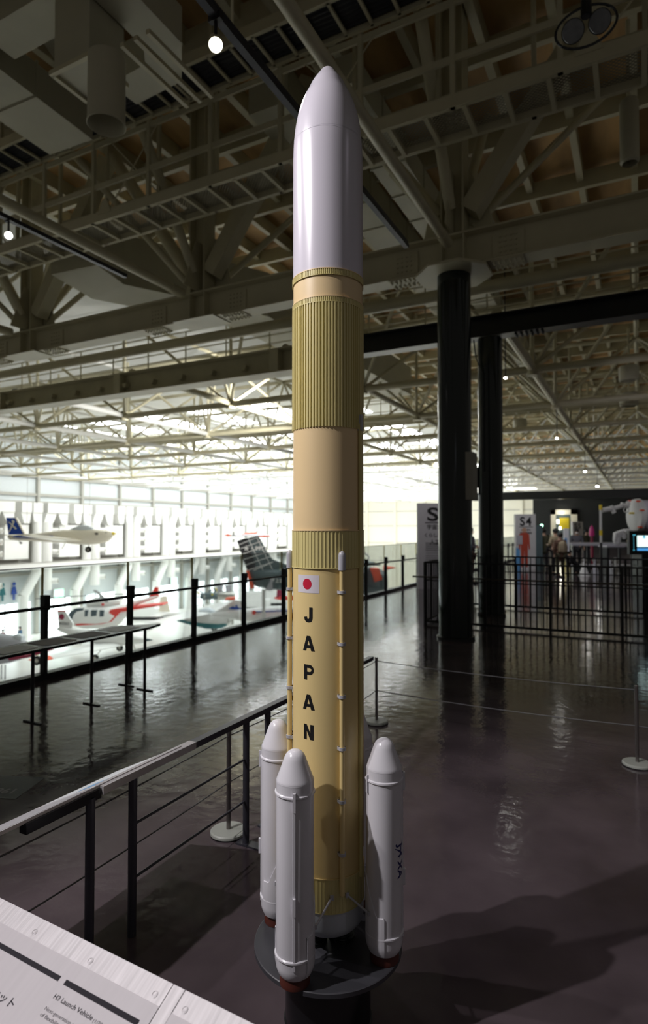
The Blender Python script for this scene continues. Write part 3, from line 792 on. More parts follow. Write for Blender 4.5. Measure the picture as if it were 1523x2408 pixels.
for pts, w0, w1 in (([(-.046+.003*k, -.028+.0042*k+.0002*k*(10-k)) for k in range(13)], .002, .007),
                    ([(-.020+.0005*k, .030-.0035*k) for k in range(14)], .003, .006),
                    ([(-.052+.0045*k, .004-.0006*k+.00018*k*(11-k)) for k in range(12)], .005, .002),
                    ([(-.066+.0062*k, .012+.0012*k) for k in range(8)], .001, .002)):
    a_, f_ = swoosh(pts, w0, w1); k_ = len(vs); vs += a_; fs += [tuple(i+k_ for i in f) for f in f_]
vs = [(v[0]*.92, v[1]*.85, 0) for v in vs]
lg = decal(rot_cw(vs), fs, LA, .625, .0629, 'navy', 'agency_logo', b3, cuts=.004)

# ------------------------------------------------------------------ the stand
st = thing('display_stand', 'charcoal round disc on a black drum pedestal under the rocket', 'stand', (RC.x, RC.y, 0), TH)
MB().lathe([(0, .270), (.262, .270), (.265, .268), (.265, .254), (.262, .252), (0, .252)], n=96).build('disc', 'disc', st, True)
MB().lathe([(0, .252), (.150, .252), (.153, .24), (.153, .006), (.158, 0), (0, 0)], n=80).build('pedestal', 'black', st, True)

# ================================================================== SIGN PANEL AT THE BOTTOM LEFT
A = Vector((-1.628, 1.138, .70)); B_ = Vector((-.738, 1.102, .70)); u = (B_-A).normalized()
nh = Vector((u.y, -u.x, 0)); al = radians(27); d_ = Vector((cos(al)*nh.x, cos(al)*nh.y, -sin(al))); up_ = -d_; nn = u.cross(up_)
R3 = Matrix((u, up_, nn)).transposed()
sg = thing('sign_stand', 'tilted brushed metal information panel with black bars and rocket text at the bottom left', 'sign', A)
sg.rotation_euler = R3.to_euler()
MB().b2(-.25, 1.35, -.46, 0, -.022, 0).build('panel', 'brushed', sg)
MB().b2(-.25, .6615, -.455, -.0490, .0002, .0012).build('sign_face', 'sheet', sg)
MB().b2(.6985, 1.35, -.455, -.0490, .0002, .0012).build('sign_face', 'sheet', sg)
m = MB()
m.b2(.6615, .6625, -.46, 0, .0004, .0009).b2(.6975, .6985, -.46, 0, .0004, .0009)
m.build('seam_line', 'greyink', sg)
face = MB().b2(-.24, .371, -.098, -.0865, .0012, .0016).build('black_bar', 'greyink', sg)
MB().b2(.391, .637, -.098, -.0865, .0012, .0016).build('black_bar', 'greyink', sg)
for k in range(-1, 4):
    x = .199+.217*k if k < 3 else .724
    MB().lathe([(0, .0008), (.0042, .0010), (.0044, .0004), (.0062, .0004), (.0062, .0012), (.0072, .0010)], (x, -.033, 0), 24).build('screw', 'brushed', sg, True)
def line_text(body, x, v, cap, width, name='lettering', off=.0):
    vs, fs = text_mesh(body, cap/.72, offset=off, align='LEFT')
    x0 = min(p[0] for p in vs); x1 = max(p[0] for p in vs); k = width/(x1-x0)
    ys = [p[1] for p in vs]; 
    m = MB().add([(x+(p[0]-x0)*k, -v+p[1], .0015) for p in vs], fs); return m.build(name, 'greyink', sg)
line_text('H3 Launch Vehicle', .391, .1245, .0100, .133, off=.0002)
line_text('(1/20 M', .5285, .1265, .0075, .042)
line_text('Next-generation m', .3905, .1510, .0078, .104)
line_text('of flexibility, ', .3905, .1640, .0078, .070)
line_text('H3ロケット', .150, .176, .016, .155, off=.0003)
for x in (-.1, .95):      # legs of the sign stand, in its own tilted frame
    p = Matrix(R3).inverted() @ (A+u*x+Vector((0, -.1, -.05))-A); q = Matrix(R3).inverted() @ (A+u*x+Vector((0, -.1, -.70))-A)
    MB().tube(p, q, .02, 16).build('leg', 'blackmetal', sg, True)

# ================================================================== LOW BARRIER WITH ITS OWN PANEL
br = thing('barrier_rail', 'low dark metal barrier left of the rocket carrying a tilted printed board', 'barrier', (-1.96, 0, 0))
MB().b2(-.022, .022, 2.38, 4.62, .675, .705).build('top_rail', 'rail', br)
MB().b2(-.023, .023, 1.80, 2.38, .674, .706).build('lit_rail_stretch', 'brushed', br)  # lit stretch of the top rail, in brighter metal than the rest
MB().b2(-.026, .012, 1.46, 1.80, .66, .698).build('support_arm', 'black', br)
for y in (1.755, 1.985, 2.84, 3.06, 3.62, 4.08):
    MB().tube((0, y, .0), (0, y, .675), .0185, 16).build('post', 'rail', br, True)
    if y > 2.5: MB().b2(-.05, .30, y-.03, y+.03, 0, .01).build('foot_plate', 'rail', br)
for y0, y1 in ((1.985, 2.84), (3.06, 4.08)):
    for z in (.24, .47): MB().tube((0, y0, z), (0, y1, z), .006, 8).build('cross_bar', 'rail', br, True)
q = Matrix.Rotation(-radians(-25), 3, 'Y')
bd = MB(); ca, sa = cos(radians(25)), sin(radians(25))
def sl(x, y, dz=0): return (-x*ca, y, .704-x*sa+dz)
def slab(x0, x1, y0, y1, z0, z1):
    m = MB(); m.add([sl(x0, y0, z0), sl(x1, y0, z0), sl(x1, y1, z0), sl(x0, y1, z0), sl(x0, y0, z1), sl(x1, y0, z1), sl(x1, y1, z1), sl(x0, y1, z1)],
        ((0,3,2,1),(4,5,6,7),(0,1,5,4),(1,2,6,5),(2,3,7,6),(3,0,4,7))); return m
bd = slab(0, .46, 1.18, 2.30, -.008, .006).build('display_board', 'sheet', br)
slab(.04, .42, 1.84, 2.24, .0062, .0075).build('printed_sheet', 'print', bd); slab(.03, .2, 1.84, 1.94, .0077, .0085).build('blue_picture', 'blueprint', bd)
slab(.03, .42, 1.3, 1.78, .0062, .0072).build('printed_sheet', 'banner', bd)

# stanchions and cords
def stanchion(p, label):
    t = thing('stanchion', label, 'stanchion', (p[0], p[1], 0))
    MB().lathe([(0, .028), (.095, .026), (.103, .020), (.104, .008)], n=48).build('base', 'stbase', t, True)
    MB().lathe([(.104, .008), (.104, 0), (0, 0)], n=48).build('base_rim', 'black', t, True)
    MB().lathe([(.0125, .028), (.0125, .565), (.014, .566), (.014, .585), (.012, .588), (0, .588)], n=20).build('post', 'steelpost', t, True)
    return t
P1 = (-2.116, 2.891); P2 = (-2.124, 5.125); P3 = (-.036, 5.099); P0 = (-2.11, .75); P4 = (2.0, 5.1)
stanchion(P1, 'low steel stanchion with a round grey base, left of the boosters behind the barrier rail')
stanchion(P2, 'low steel stanchion standing just right of the rocket body on the dark floor')
stanchion(P3, 'low steel stanchion with grey base at the right edge')
stanchion(P0, 'low steel stanchion out of view at the near left'); stanchion(P4, 'low steel stanchion out of view beyond the right edge')
for (a, b, lab) in ((P0, P1, 'left of the rocket from the near stanchion'), (P1, P2, 'passing behind the rocket'), (P2, P3, 'on the right between two stanchions'), (P3, P4, 'leaving at the right edge')):
    for z, w_ in ((.555, 'upper'), (.29, 'lower')):
        pts = []
        for k in range(13):
            t_ = k/12; pts.append((a[0]+(b[0]-a[0])*t_, a[1]+(b[1]-a[1])*t_, z-.02*4*t_*(1-t_)))
        o = MB().path(pts, .0035, 6).build('barrier_rope', 'cord'); tag(o, '%s dark elastic cord %s' % (w_, lab), 'cord')

# ================================================================== GLASS BALUSTRADE AT THE EDGE
gb = thing('glass_balustrade', 'glass balustrade with black posts and handrail along the edge above the hangar', 'railing', (XF+.05, 0, 0))
ys = [.8+1.338*k-1.338*0+.0 for k in range(0)]
ys = [4.807+1.338*k for k in range(-3, 36)]
for y in ys:
    p = MB().b2(-.035, .035, y-.026, y+.026, 0, .93); p.b2(-.03, .05, y-.04, y+.04, .80, .975)
    p = p.build('post', 'blackmetal', gb)
    if y < 30: MB().b2(-.05, -.035, y-.012, y+.012, .93, 1.29).build('glass_clamp', 'brass', gb)
MB().tube((.055, ys[0]-.5, .838), (.055, ys[-1]+.5, .838), .019, 12).build('handrail', 'blackmetal', gb, True)
MB().b2(-.09, .03, ys[0]-.5, ys[-1]+.5, 0, .07).build('kerb', 'blackmetal', gb)
MB().b2(-.062, -.050, ys[0]-.5, ys[-1]+.5, .05, 1.29).build('glass_pane', 'glass', gb)
MB().b2(-.064, -.048, ys[0]-.5, ys[-1]+.5, 1.288, 1.30).build('glass_edge', 'blackmetal', gb)

# low display table by the balustrade
dt = thing('display_table', 'long narrow glossy black display table on thin legs beside the glass balustrade', 'table', (0, 0, 0))
tp = MB().prism([(-4.74, 2.0), (-4.74, 5.02), (-4.80, 5.26), (-5.14, 4.9), (-5.14, 2.0)], .655, .68, 'z').build('table_top', 'black', dt)
for k in range(7):
    y = 2.1+k*.42
    MB().b2(-5.08, -4.80, y, y+.34, .681, .683).build('picture_plate', 'banner' if k % 3 else 'print', dt)
for x, y in ((-4.78, 5.0), (-5.10, 5.05), (-4.86, 4.35), (-4.88, 3.70), (-4.86, 2.6)):
    MB().tube((x, y, 0), (x, y, .655), .016, 12).build('leg', 'blackmetal', dt, True)
    MB().b2(x-.11, x+.11, y-.012, y+.012, 0, .012).build('foot', 'blackmetal', dt)
# floor sticker
m = MB(); cs = [(0, 1825), (66, 1848), (0, 1878)]
c0 = hz(0, 1850, 0); t = thing('floor_marker', 'pale rectangular floor sticker with a year on it at the left edge', 'sticker', (c0.x, c0.y, 0), radians(22))
MB().b2(-.25, .22, -.17, .17, 0, .002).build('sheet', 'disc', t)
vs, fs = text_mesh('1961', .10, offset=.002)
MB().add([(-v[0]+.06, -v[1]-.06, .0026) for v in vs], fs).build('lettering', 'banner', t)

# ================================================================== STAIR RAILING
def bars(name, label, x0, x1, y, z0, z1, step, group=None, axis='x', hand=None):
    t = thing(name, label, 'railing', (0, 0, 0))
    L = x1-x0; n = int(L/step)
    def V(a, b, z): return (a, b, z) if axis == 'x' else (b, a, z)
    m1 = MB().bar(V(x0, y, z1), V(x1, y, z1), .022, .03).build('top_rail', 'blackmetal', t)
    MB().bar(V(x0, y, z0), V(x1, y, z0), .022, .04).build('bottom_rail', 'blackmetal', t)
    MB().bar(V(x0, y, .80), V(x1, y, .80), .02, .02).build('middle_rail', 'blackmetal', t)
    for k in range(min(n, 90)+1):
        a = x0+step*k; r = .02 if k % 10 == 0 else .0085
        MB().bar(V(a, y, 0 if k % 10 == 0 else z0), V(a, y, z1), r*2, r*2).build('baluster', 'blackmetal', t)
    if hand:
        MB().bar(V(x0-.22, y-hand, .868), V(x1, y-hand, .868), .05, .028).build('handrail', 'wood', t)
bars('stair_railing', 'nearest black stair railing of thin bars with a brown handrail', -3.5, 4.2, 10.82, .055, 1.13, .108, hand=.08)
bars('stair_railing', 'farther black stair railing of thin bars behind the second column', -3.5, 4.2, 13.75, .055, 1.13, .108)
bars('stair_railing', 'short side of the black stair railing left of the nearer column', 10.86, 13.71, -3.53, .055, 1.13, .108, axis='y')
bars('stair_railing', 'low black railing running away beside the distant signs', 17, 30, 2.0, .055, 1.1, .2, axis='y')

# ================================================================== LAMPS THAT LIGHT THE PLACE, AND ADDED FILL LIGHTS
light('key_lamp', 'SPOT', KEY_LOC, KEY_P, (1, .95, .97), (-.3, 1.95, .5), .055, 52, .6)
light('upper_lamp', 'SPOT', (-3.8, -.28, 5.4), 330, (1, .96, .96), (-1.0, 2.0, 2.45), .05, 40, .5)
light('side_lamp', 'SPOT', (-5.0, 1.3, 5.3), 230, (1, .93, .97), (-1.0, 2.3, .9), .05, 50, .5)
light('rim_lamp', 'SPOT', (-2.56, 3.27, 5.10), 45, (1, .96, .95), (-1.0, 1.8, 2.0), .05, 55, .5)
light('wash_lamp', 'SPOT', (2.8, 2.2, 5.6), 35, (.95, .84, 1), (.1, 2.6, 0), .08, 70, .8)
light('hall_fill', 'SPOT', (-3.5, 22, 5.6), 330, (.97, .97, 1), (-3.5, 26, 0), .2, 120, .9)  # unseen spots put in over the exhibition floor
light('hall_fill', 'SPOT', (-2, 38, 5.6), 450, (.95, .97, 1), (-2.5, 38, 0), .2, 120, .9)
light('hall_fill', 'SPOT', (-.5, 15, 5.4), 420, (.95, .9, 1), (.2, 20, 1.6), .2, 110, .9)  # unseen spot, added to brighten the space module
light('sign_fill', 'SPOT', (-4.6, 13.6, 5.4), 330, (1, .97, .98), (-5.1, 17.2, 1.5), .08, 48, .6)  # unseen spot added in front of the S pillar to lift its dark face
light('fill_lamp', 'SPOT', (2.0, -3.0, 4.5), 8, (.85, .88, 1), (-1.0, 2.1, 1.4), .5, 60, .8)
for y_ in (18, 42, 68):
    light('hangar_fill', 'SPOT', (-9.5, y_, 5.7), 5500, (1, .98, .94), (-42, y_+8, -1.0), .4, 95, .6)  # unseen spots, added to brighten the hanging aircraft and hangar wall

# ================================================================== THE HANGAR WALL
struct(MB().b2(XW, XW+.08, 20, YF, -1.9, 4.3).build('trim_40', 'recess'))  # grey band painted in for the shade between the air hoods
bal = thing('wall_gallery', 'long white gallery ledge running along the hangar wall under the air ducts', 'ledge', (XW+.1, 0, -1.9))
MB().b2(0, 1.9, 22, YF-.1, 0, .55).build('ledge', 'hood', bal)
MB().b2(1.85, 1.95, 22, YF-.1, .55, .62).build('edge_rail', 'recess', bal)
def wide_unit():
    t = thing('air_hood', 'wide air hood with round trunk on the hangar wall', 'air duct', (XW+.1, 0, 0), 0, 'wide air hoods on the hangar wall')
    a = MB().b2(.1, 1.7, 0, 2.3, 3.2, 4.1)
    a.prism([(0, 3.2), (1.05, 3.2), (.70, 2.3), (-.3, 2.3)], .2, 1.6, 'x'); a.prism([(1.2, 3.2), (2.3, 3.2), (2.25, 2.1), (1.65, 2.1)], .2, 1.6, 'x')
    a = a.build('hood_box', 'hood', t)
    b = MB().tube((1.3, .2, 2.4), (1.3, .2, -3.9), .5, 18).build('trunk', 'hood', t, True)
    tree = [(a, []), (b, [])]
    for z in (1.55, .6, -.4, -3.1):
        c = MB().tube((1.5, .55, z), (1.95, .95, z), .26, 14).tube((1.94, .94, z), (1.99, .99, z), .17, 12, mi=1).build('jet_nozzle', ['hood', 'recess'], t, True); tree.append((c, []))
    return t, tree
def narrow_unit():
    t = thing('air_hood', 'narrow air hood on the hangar wall', 'air duct', (XW+.1, 0, 0), 0, 'narrow air hoods on the hangar wall')
    a = MB().b2(.1, 1.5, 0, 1.0, 3.2, 4.1).prism([(0, 3.2), (1, 3.2), (.85, 2.2), (.3, 2.2)], .2, 1.4, 'x').build('hood_box', 'hood', t)
    return t, [(a, [])]
def elbow_unit():
    t = thing('air_pipe', 'bent air trunk passing below the gallery', 'air duct', (XW+.1, 0, 0), 0, 'bent air trunks on the hangar wall')
    a = MB().b2(.1, 1.5, 0, 1.0, 3.2, 4.1).prism([(0, 3.2), (1.0, 3.2), (.95, 2.3), (.15, 2.3)], .2, 1.4, 'x').build('hood_box', 'hood', t)
    b = MB().tube((1.25, .55, 2.4), (1.25, .55, -2.4), .42, 16).build('trunk', 'hood', t, True)
    c = MB().tube((1.25, .55, -2.3), (1.25, -.75, -4.3), .43, 16).tube((1.25, -.75, -4.15), (1.25, -.75, -8), .46, 16).build('elbow', 'hood', t, True)
    return t, [(a, []), (b, []), (c, [])]
def cabinet_unit():
    t = thing('duct_cabinet', 'plain boxed panel on the wall gallery', 'duct', (XW+.1, 0, 0), 0, 'boxed duct panels on the gallery')
    a = MB().b2(.1, 1.3, 0, 2.35, -.95, 2.08).build('casing', 'hood', t)
    b = MB().b2(1.3, 1.315, .02, 2.33, .75, .79).build('seam', 'recess', t)
    return t, [(a, []), (b, [])]
for fn, off in ((wide_unit, 0), (narrow_unit, 3.1), (elbow_unit, 4.25), (cabinet_unit, 1.6)):
    t, tree = fn(); y0 = 37.92-2*5.6+off; base_ = t['label']; t['label'] = 'nearest '+base_+', counting from the near end'
    for k in range(12):
        if y0+5.6*k > 93: break
        if k == 0: t.location.y = y0
        else: dup(t, tree, loc=(XW+.1, y0+5.6*k, 0), label='%s %s, counting from the near end' % (ORD[k], base_))
# wall pictograms (restroom figures and an arrow) and green exit signs
def wallsign(px, py, body, mt, size, label):
    p = hX(px, py, XW+.2); t = thing('wall_pictogram', label, 'sign', p)
    vs, fs = text_mesh(body, size, offset=.01)
    MB().add([(.0, v[0], v[1]) for v in vs], fs).build('symbol', mt, t)
def figure(px, py, label):
    p = hX(px, py, XW+.2); t = thing('wall_pictogram', label, 'sign', p)
    m = MB()
    for s, c_ in ((0, 0), (1.1, 1)):
        m.tube((.0, s, .62), (.03, s, .62), .17, 14, mi=c_); m.prism([(s-.14, .4), (s+.14, .4), (s+.30, -.3), (s+.1, -.3), (s+.1, -.8), (s-.1, -.8), (s-.1, -.3), (s-.3, -.3)], 0, .03, 'x', c_)
    m.build('symbol', ['teal', 'blue'], t)
figure(6, 1392, 'small restroom figures on the hangar wall at the far left')
wallsign(515, 1342, '←', 'navy', 1.3, 'dark arrow pictogram on the hangar wall left of the grey aircraft tail')
exitm = emit('green_exit_light', (.25, 1, .55), 2.0)
for px, py, lab in ((138, 1396, 'green lit exit sign over the hangar doors at left'), (409, 1366, 'green lit exit sign over the hangar doors, farther along')):
    p = hX(px, py, XW+.3); t = thing('exit_sign', lab, 'sign', p)
    MB().box((0, 0, 0), (.1, 1.2, 1.0)).build('case', 'white', t); MB().box((.06, 0, 0), (.02, 1.0, .8)).build('lit_face', exitm, t)

# ================================================================== AIRCRAFT
def craft(name, label, cat, cx, cy, d, yaw=0):
    p = hd(cx, cy, d); t = thing(name, label, cat, p, TH+yaw); s = d/F
    def X(px): return (px-cx)*s
    def Z(py): return (cy-py)*s
    def fus(st, wf=.42, p_=2.3, n=20, yo=0):
        m = MB(); secs = []
        for px, yt, yb in st:
            rz_ = max((yb-yt)/2*s, .01); secs.append((X(px), yo, Z((yt+yb)/2), rz_*wf*2 if wf else rz_, rz_))
        return m.loft(secs, n, 0, p_)
    def slab_(poly, y0, y1, mi=0): return MB().prism([(X(a), Z(b)) for a, b in poly], y0, y1, 'y', mi)
    return t, s, X, Z, fus, slab_
def wing(m, x0, x1, z, y_in, y_out, x0t, x1t, zt, th=.16, mi=0):
    vs = []
    for xa, xb, y, zz, tt in ((x0, x1, y_in, z, th), (x0t, x1t, y_out, zt, th*.6)):
        L = xb-xa
        vs += [(xa, y, zz), (xa+L*.35, y, zz-tt*.4), (xb-L*.08, y, zz-tt*.35), (xb, y, zz), (xb-L*.2, y, zz+tt*.55), (xa+L*.4, y, zz+tt*.4)]
    fs = [(i, (i+1) % 6, (i+1) % 6+6, i+6) for i in range(6)]+[tuple(range(5, -1, -1)), tuple(range(6, 12))]
    return m.add(vs, fs, mi)
def wheel(t, X, Z, px, py, r, y, strut=None):
    w_ = MB().tube((X(px), y-.07, Z(py)), (X(px), y+.07, Z(py)), r, 18).build('wheel', 'tyre', t, True)
    MB().tube((X(px), y-.08, Z(py)), (X(px), y+.08, Z(py)), r*.45, 12).build('hub', 'silver', w_, True)
    if strut: MB().tube((X(px), y, Z(py)), (X(strut[0]), y*.5, Z(strut[1])), .035, 8).build('landing_strut', 'silver', t, True)
# 1 motor glider hung over the hangar
t, s, X, Z, fus, slab_ = craft('light_aircraft', 'cream low-wing light aircraft with a blue tail fin hanging over the hangar', 'aircraft', 142, 1262, 40, radians(-4))
fus([(13, 1261, 1264), (20, 1258, 1270), (40, 1257, 1272), (80, 1255, 1273), (120, 1250, 1275), (150, 1246, 1277), (180, 1245, 1280), (210, 1245, 1281), (235, 1245, 1279), (255, 1247, 1274), (265, 1250, 1266), (269, 1252, 1261)], .45).build('fuselage', 'cream', t, True)
slab_([(10, 1217), (31, 1217), (55, 1257), (30, 1264), (18, 1263)], -.07, .07).build('tail_fin', 'blue', t)
m = slab_([(15, 1226), (19, 1228), (37, 1243), (34, 1245)], -.10, -.071); m.v += []; m.build('fin_emblem', 'cream', t)
slab_([(29, 1224), (32, 1226), (20, 1250), (17, 1252)], -.10, -.071).build('fin_emblem', 'cream', t)
slab_([(25, 1223), (28, 1223), (28, 1227), (25, 1227)], -.10, -.071).build('fin_emblem', 'cream', t)
slab_([(31, 1217), (35, 1217), (57, 1256), (54, 1257)], -.075, .075).build('fin_edge', 'cream', t)
slab_([(35, 1261), (131, 1260), (131, 1264), (38, 1264)], -.50, .50).build('blue_stripe', 'blue', t)
m = MB(); wing(m, X(125), X(205), Z(1271), -.2, -3.9, X(118), X(150), Z(1257), .2); wing(m, X(125), X(205), Z(1271), .2, 4.2, X(130), X(180), Z(1262), .2); m.build('wing', 'cream', t, True)
m = MB(); wing(m, X(22), X(62), Z(1258), -.1, -1.5, X(26), X(52), Z(1258), .1); wing(m, X(22), X(62), Z(1258), .1, 1.5, X(26), X(52), Z(1258), .1); m.build('tailplane', 'cream', t, True)
fus([(165, 1245, 1252), (178, 1239, 1252), (192, 1234, 1252), (208, 1235, 1252), (222, 1243, 1252)], .45).build('canopy', 'clear', t, True)
MB().tube((X(268), 0, Z(1255)), (X(277), 0, Z(1255)), .13, 16, .02).build('spinner', 'yel', t, True)
MB().tube((X(255), -.3, Z(1252)), (X(258), -.3, Z(1252)), .02, 6).build('exhaust', 'black', t)
slab_([(232, 1253), (239, 1253), (239, 1257), (234, 1257)], -.46, .46).build('air_intake', 'black', t)
wheel(t, X, Z, 210, 1292, .20, 0, (212, 1278)); wheel(t, X, Z, 46, 1277, .06, 0, (38, 1268))
MB().tube((X(168), -.6, Z(1270)), (X(159), -.7, Z(1290)), .025, 6).build('outrigger', 'silver', t)
for px in (60, 212): MB().tube((X(px), 0, Z(1248)), (X(px), 0, Z(1248)+6.5), .012, 5).build('hanging_wire', 'silver', t)
# 2 helicopter
t, s, X, Z, fus, slab_ = craft('helicopter', 'white and red rescue helicopter with dark windows on the hangar floor', 'helicopter', 230, 1450, 52, radians(-3))
fus([(156, 1454, 1460), (163, 1447, 1466), (175, 1434, 1472), (188, 1427, 1476), (205, 1425, 1478), (235, 1424, 1478), (262, 1424, 1476), (278, 1421, 1470), (298, 1419, 1450), (318, 1411, 1425), (340, 1406, 1416), (372, 1399, 1405)], .45).build('fuselage', 'white', t, True)
slab_([(158, 1455), (172, 1437), (184, 1429), (203, 1428), (203, 1446), (182, 1452), (160, 1462)], -.66, .66).build('cockpit_glazing', 'canopy', t)
for a, b in ((209, 216), (224, 237), (244, 254)): slab_([(a, 1432), (b, 1432), (b, 1446), (a, 1447)], -.86, .86).build('cabin_window', 'canopy', t)
slab_([(184, 1465), (225, 1461), (255, 1456), (262, 1448), (268, 1431), (283, 1428), (390, 1417), (390, 1420), (292, 1436), (272, 1458), (250, 1464), (190, 1468)], -.80, .80).build('red_stripe', 'redp', t)
fus([(205, 1412, 1428), (225, 1405, 1428), (255, 1405, 1428), (285, 1408, 1424)], .5).build('engine_cowling', 'white', t, True)
slab_([(246, 1421), (247, 1421), (247, 1422)], -.1, .1).build('latch', 'redp', t)
MB().tube((X(247), -.46, Z(1420)), (X(247), -.50, Z(1420)), .12, 16).build('red_roundel', 'redp', t)
MB().tube((X(235), 0, Z(1405)), (X(235), 0, Z(1398)), .1, 10).build('rotor_mast', 'silver', t, True)
for k in range(4):
    a = .5+k*pi/2; MB().bar((X(235)+.2*cos(a), .2*sin(a), Z(1399)), (X(235)+5*cos(a), 5*sin(a), Z(1401)), .28, .04).build('rotor_blade', 'blackmetal', t)
slab_([(352, 1404), (366, 1380), (373, 1381), (374, 1402)], -.06, .06).build('tail_fin', 'redp', t)
for y in (-.9, .9): MB().tube((X(180), y, -2.6+.3-Z(1450)*0), (X(290), y, -2.3), .05, 8).build('skid', 'silver', t, True)
for y in (-.9, .9):
    for px in (200, 262): MB().tube((X(px), y, -2.4), (X(px), y*.5, Z(1476)), .04, 8).build('skid_leg', 'silver', t, True)
# 3 nearest white plane with orange tip
t, s, X, Z, fus, slab_ = craft('light_aircraft', 'white aircraft with a round emblem on its red-topped fin, nearest below the display table', 'aircraft', 240, 1495, 46, radians(-10))
fus([(126, 1478, 1486), (150, 1479, 1494), (190, 1480, 1506), (230, 1481, 1514), (270, 1484, 1516), (310, 1490, 1514), (338, 1495, 1510), (352, 1499, 1506)], .42).build('fuselage', 'white', t, True)
slab_([(125, 1441), (146, 1441), (166, 1468), (164, 1480), (130, 1480)], -.06, .06).build('tail_fin', 'white', t)
slab_([(125, 1438), (144, 1438), (146, 1441), (125, 1441)], -.065, .065).build('fin_cap', 'redp', t)
MB().tube((X(137), -.07, Z(1453)), (X(137), -.075, Z(1453)), .22, 18).build('fin_emblem', 'maroon', t)
vs, fs = text_mesh('JA3263', .30, offset=.004)
MB().add([(v[0]+X(143), -.075, v[1]+Z(1469)) for v in vs], fs).build('registration', 'greyink', t)
m = MB(); wing(m, X(215), X(300), Z(1513), -.3, -4.6, X(168), X(206), Z(1520), .25); wing(m, X(215), X(300), Z(1513), .3, 4.6, X(240), X(300), Z(1500), .22); m.build('wing', 'white', t, True)
m = MB(); wing(m, X(163), X(209), Z(1519), -4.5, -5.3, X(166), X(203), Z(1519), .3); m.build('orange_wing_tip', 'orange', t, True)
m = MB(); wing(m, X(335), X(370), Z(1501), -.1, -.2, X(345), X(365), Z(1501), .4); fus([(344, 1497, 1505), (356, 1498, 1504), (366, 1500, 1502)], .5).build('nose_cowling', 'slate', t, True)
wheel(t, X, Z, 252, 1536, .26, -1.6, (258, 1514)); wheel(t, X, Z, 325, 1533, .24, 0, (318, 1508)); wheel(t, X, Z, 258, 1532, .26, 1.6, (262, 1512))
# 4 teal and white plane
t, s, X, Z, fus, slab_ = craft('light_aircraft', 'white light aircraft with a teal belly and cream fin between the middle fence posts', 'aircraft', 450, 1455, 54, radians(-12))
fus([(352, 1446, 1450), (380, 1443, 1452), (415, 1440, 1458), (450, 1438, 1464), (490, 1436, 1468), (520, 1438, 1468), (545, 1444, 1465)], .42).build('fuselage', 'white', t, True)
fus([(382, 1448, 1453), (420, 1449, 1463), (455, 1452, 1471), (490, 1454, 1477), (525, 1454, 1475), (542, 1452, 1467)], .46).build('teal_belly', 'teal', t, True)
slab_([(372, 1405), (387, 1403), (396, 1440), (368, 1441)], -.07, .07).build('tail_fin', 'cream', t)
fus([(463, 1440, 1446), (475, 1431, 1446), (495, 1428, 1446), (512, 1436, 1446)], .5).build('canopy', 'clear', t, True)
m = MB(); wing(m, X(440), X(505), Z(1440), -.2, -4.8, X(395), X(440), Z(1447), .2); wing(m, X(440), X(505), Z(1440), .2, 4.8, X(470), X(520), Z(1432), .2); m.build('wing', 'white', t, True)
m = MB(); wing(m, X(362), X(392), Z(1444), -.1, -1.8, X(366), X(388), Z(1446), .1); wing(m, X(362), X(392), Z(1444), .1, 1.8, X(366), X(388), Z(1443), .1); m.build('tailplane', 'white', t, True)
wheel(t, X, Z, 467, 1492, .26, -1.2, (470, 1472)); wheel(t, X, Z, 494, 1481, .26, 1.2, (488, 1470))
m = MB().lathe([(.50, -.05), (.55, 0), (.50, .05)], (0, 0, 0), 24); 
o = m.build('spinner_ring', 'silver', t, True); o.location = (X(546), 0, Z(1456)); o.rotation_euler = (0, pi/2, 0)
MB().bar((X(548), -.9, Z(1456)-.3), (X(548), .9, Z(1456)+.3), .12, .05).build('propeller', 'silver', t)
# 5 grey flying boat
t, s, X, Z, fus, slab_ = craft('flying_boat', 'large slate grey flying boat with a gridded T-tail numbered 9911 and orange patches', 'aircraft', 640, 1340, 44, radians(6))
fus([(581, 1341, 1346), (588, 1341, 1362), (600, 1340, 1378), (640, 1338, 1386), (700, 1336, 1392), (780, 1332, 1398), (850, 1330, 1402), (890, 1336, 1400), (912, 1348, 1392)], .36, 2.6).build('fuselage', 'slate', t, True)
slab_([(558, 1272), (572, 1267), (606, 1261), (612, 1268), (628, 1297), (640, 1315), (668, 1326), (690, 1332), (690, 1343), (582, 1343)], -.16, .16).build('tail_fin', 'slate', t)
g_ = MB()
for a, b in (((562, 1281), (608, 1262)), ((566, 1290), (616, 1272)), ((570, 1303), (622, 1284)), ((574, 1315), (632, 1297)), ((578, 1328), (637, 1308)), ((584, 1340), (642, 1321)), ((584, 1266), (618, 1340)), ((603, 1262), (640, 1338)), ((596, 1341), (640, 1322))):
    g_.bar((X(a[0]), -.18, Z(a[1])), (X(b[0]), -.18, Z(b[1])), .03, .05)
g_.build('grid_lines', 'white', t)
slab_([(559, 1273), (580, 1266), (600, 1322), (600, 1338), (582, 1341)], -.175, -.165).build('rudder', 'blackmetal', t)
vs, fs = text_mesh('★・9911', .42, offset=.012)
MB().add([(v[0]+X(600), -.20, v[1]+Z(1290)) for v in vs], fs).build('tail_number', 'white', t)
vs, fs = text_mesh('海上自', .34, offset=.008)
MB().add([(v[0]+X(651), -.62, v[1]+Z(1364)) for v in vs], fs).build('side_lettering', 'white', t)
m = MB(); wing(m, X(560), X(632), Z(1259), -.1, -2.4, X(536), X(560), Z(1259), .2); wing(m, X(560), X(632), Z(1259), .1, 2.4, X(580), X(628), Z(1258), .2); m.build('tailplane', 'greywhite', t, True)
fus([(568, 1256, 1261), (580, 1253, 1261), (600, 1252, 1261), (608, 1257, 1262)], .6).build('orange_fairing', 'orange', t, True)
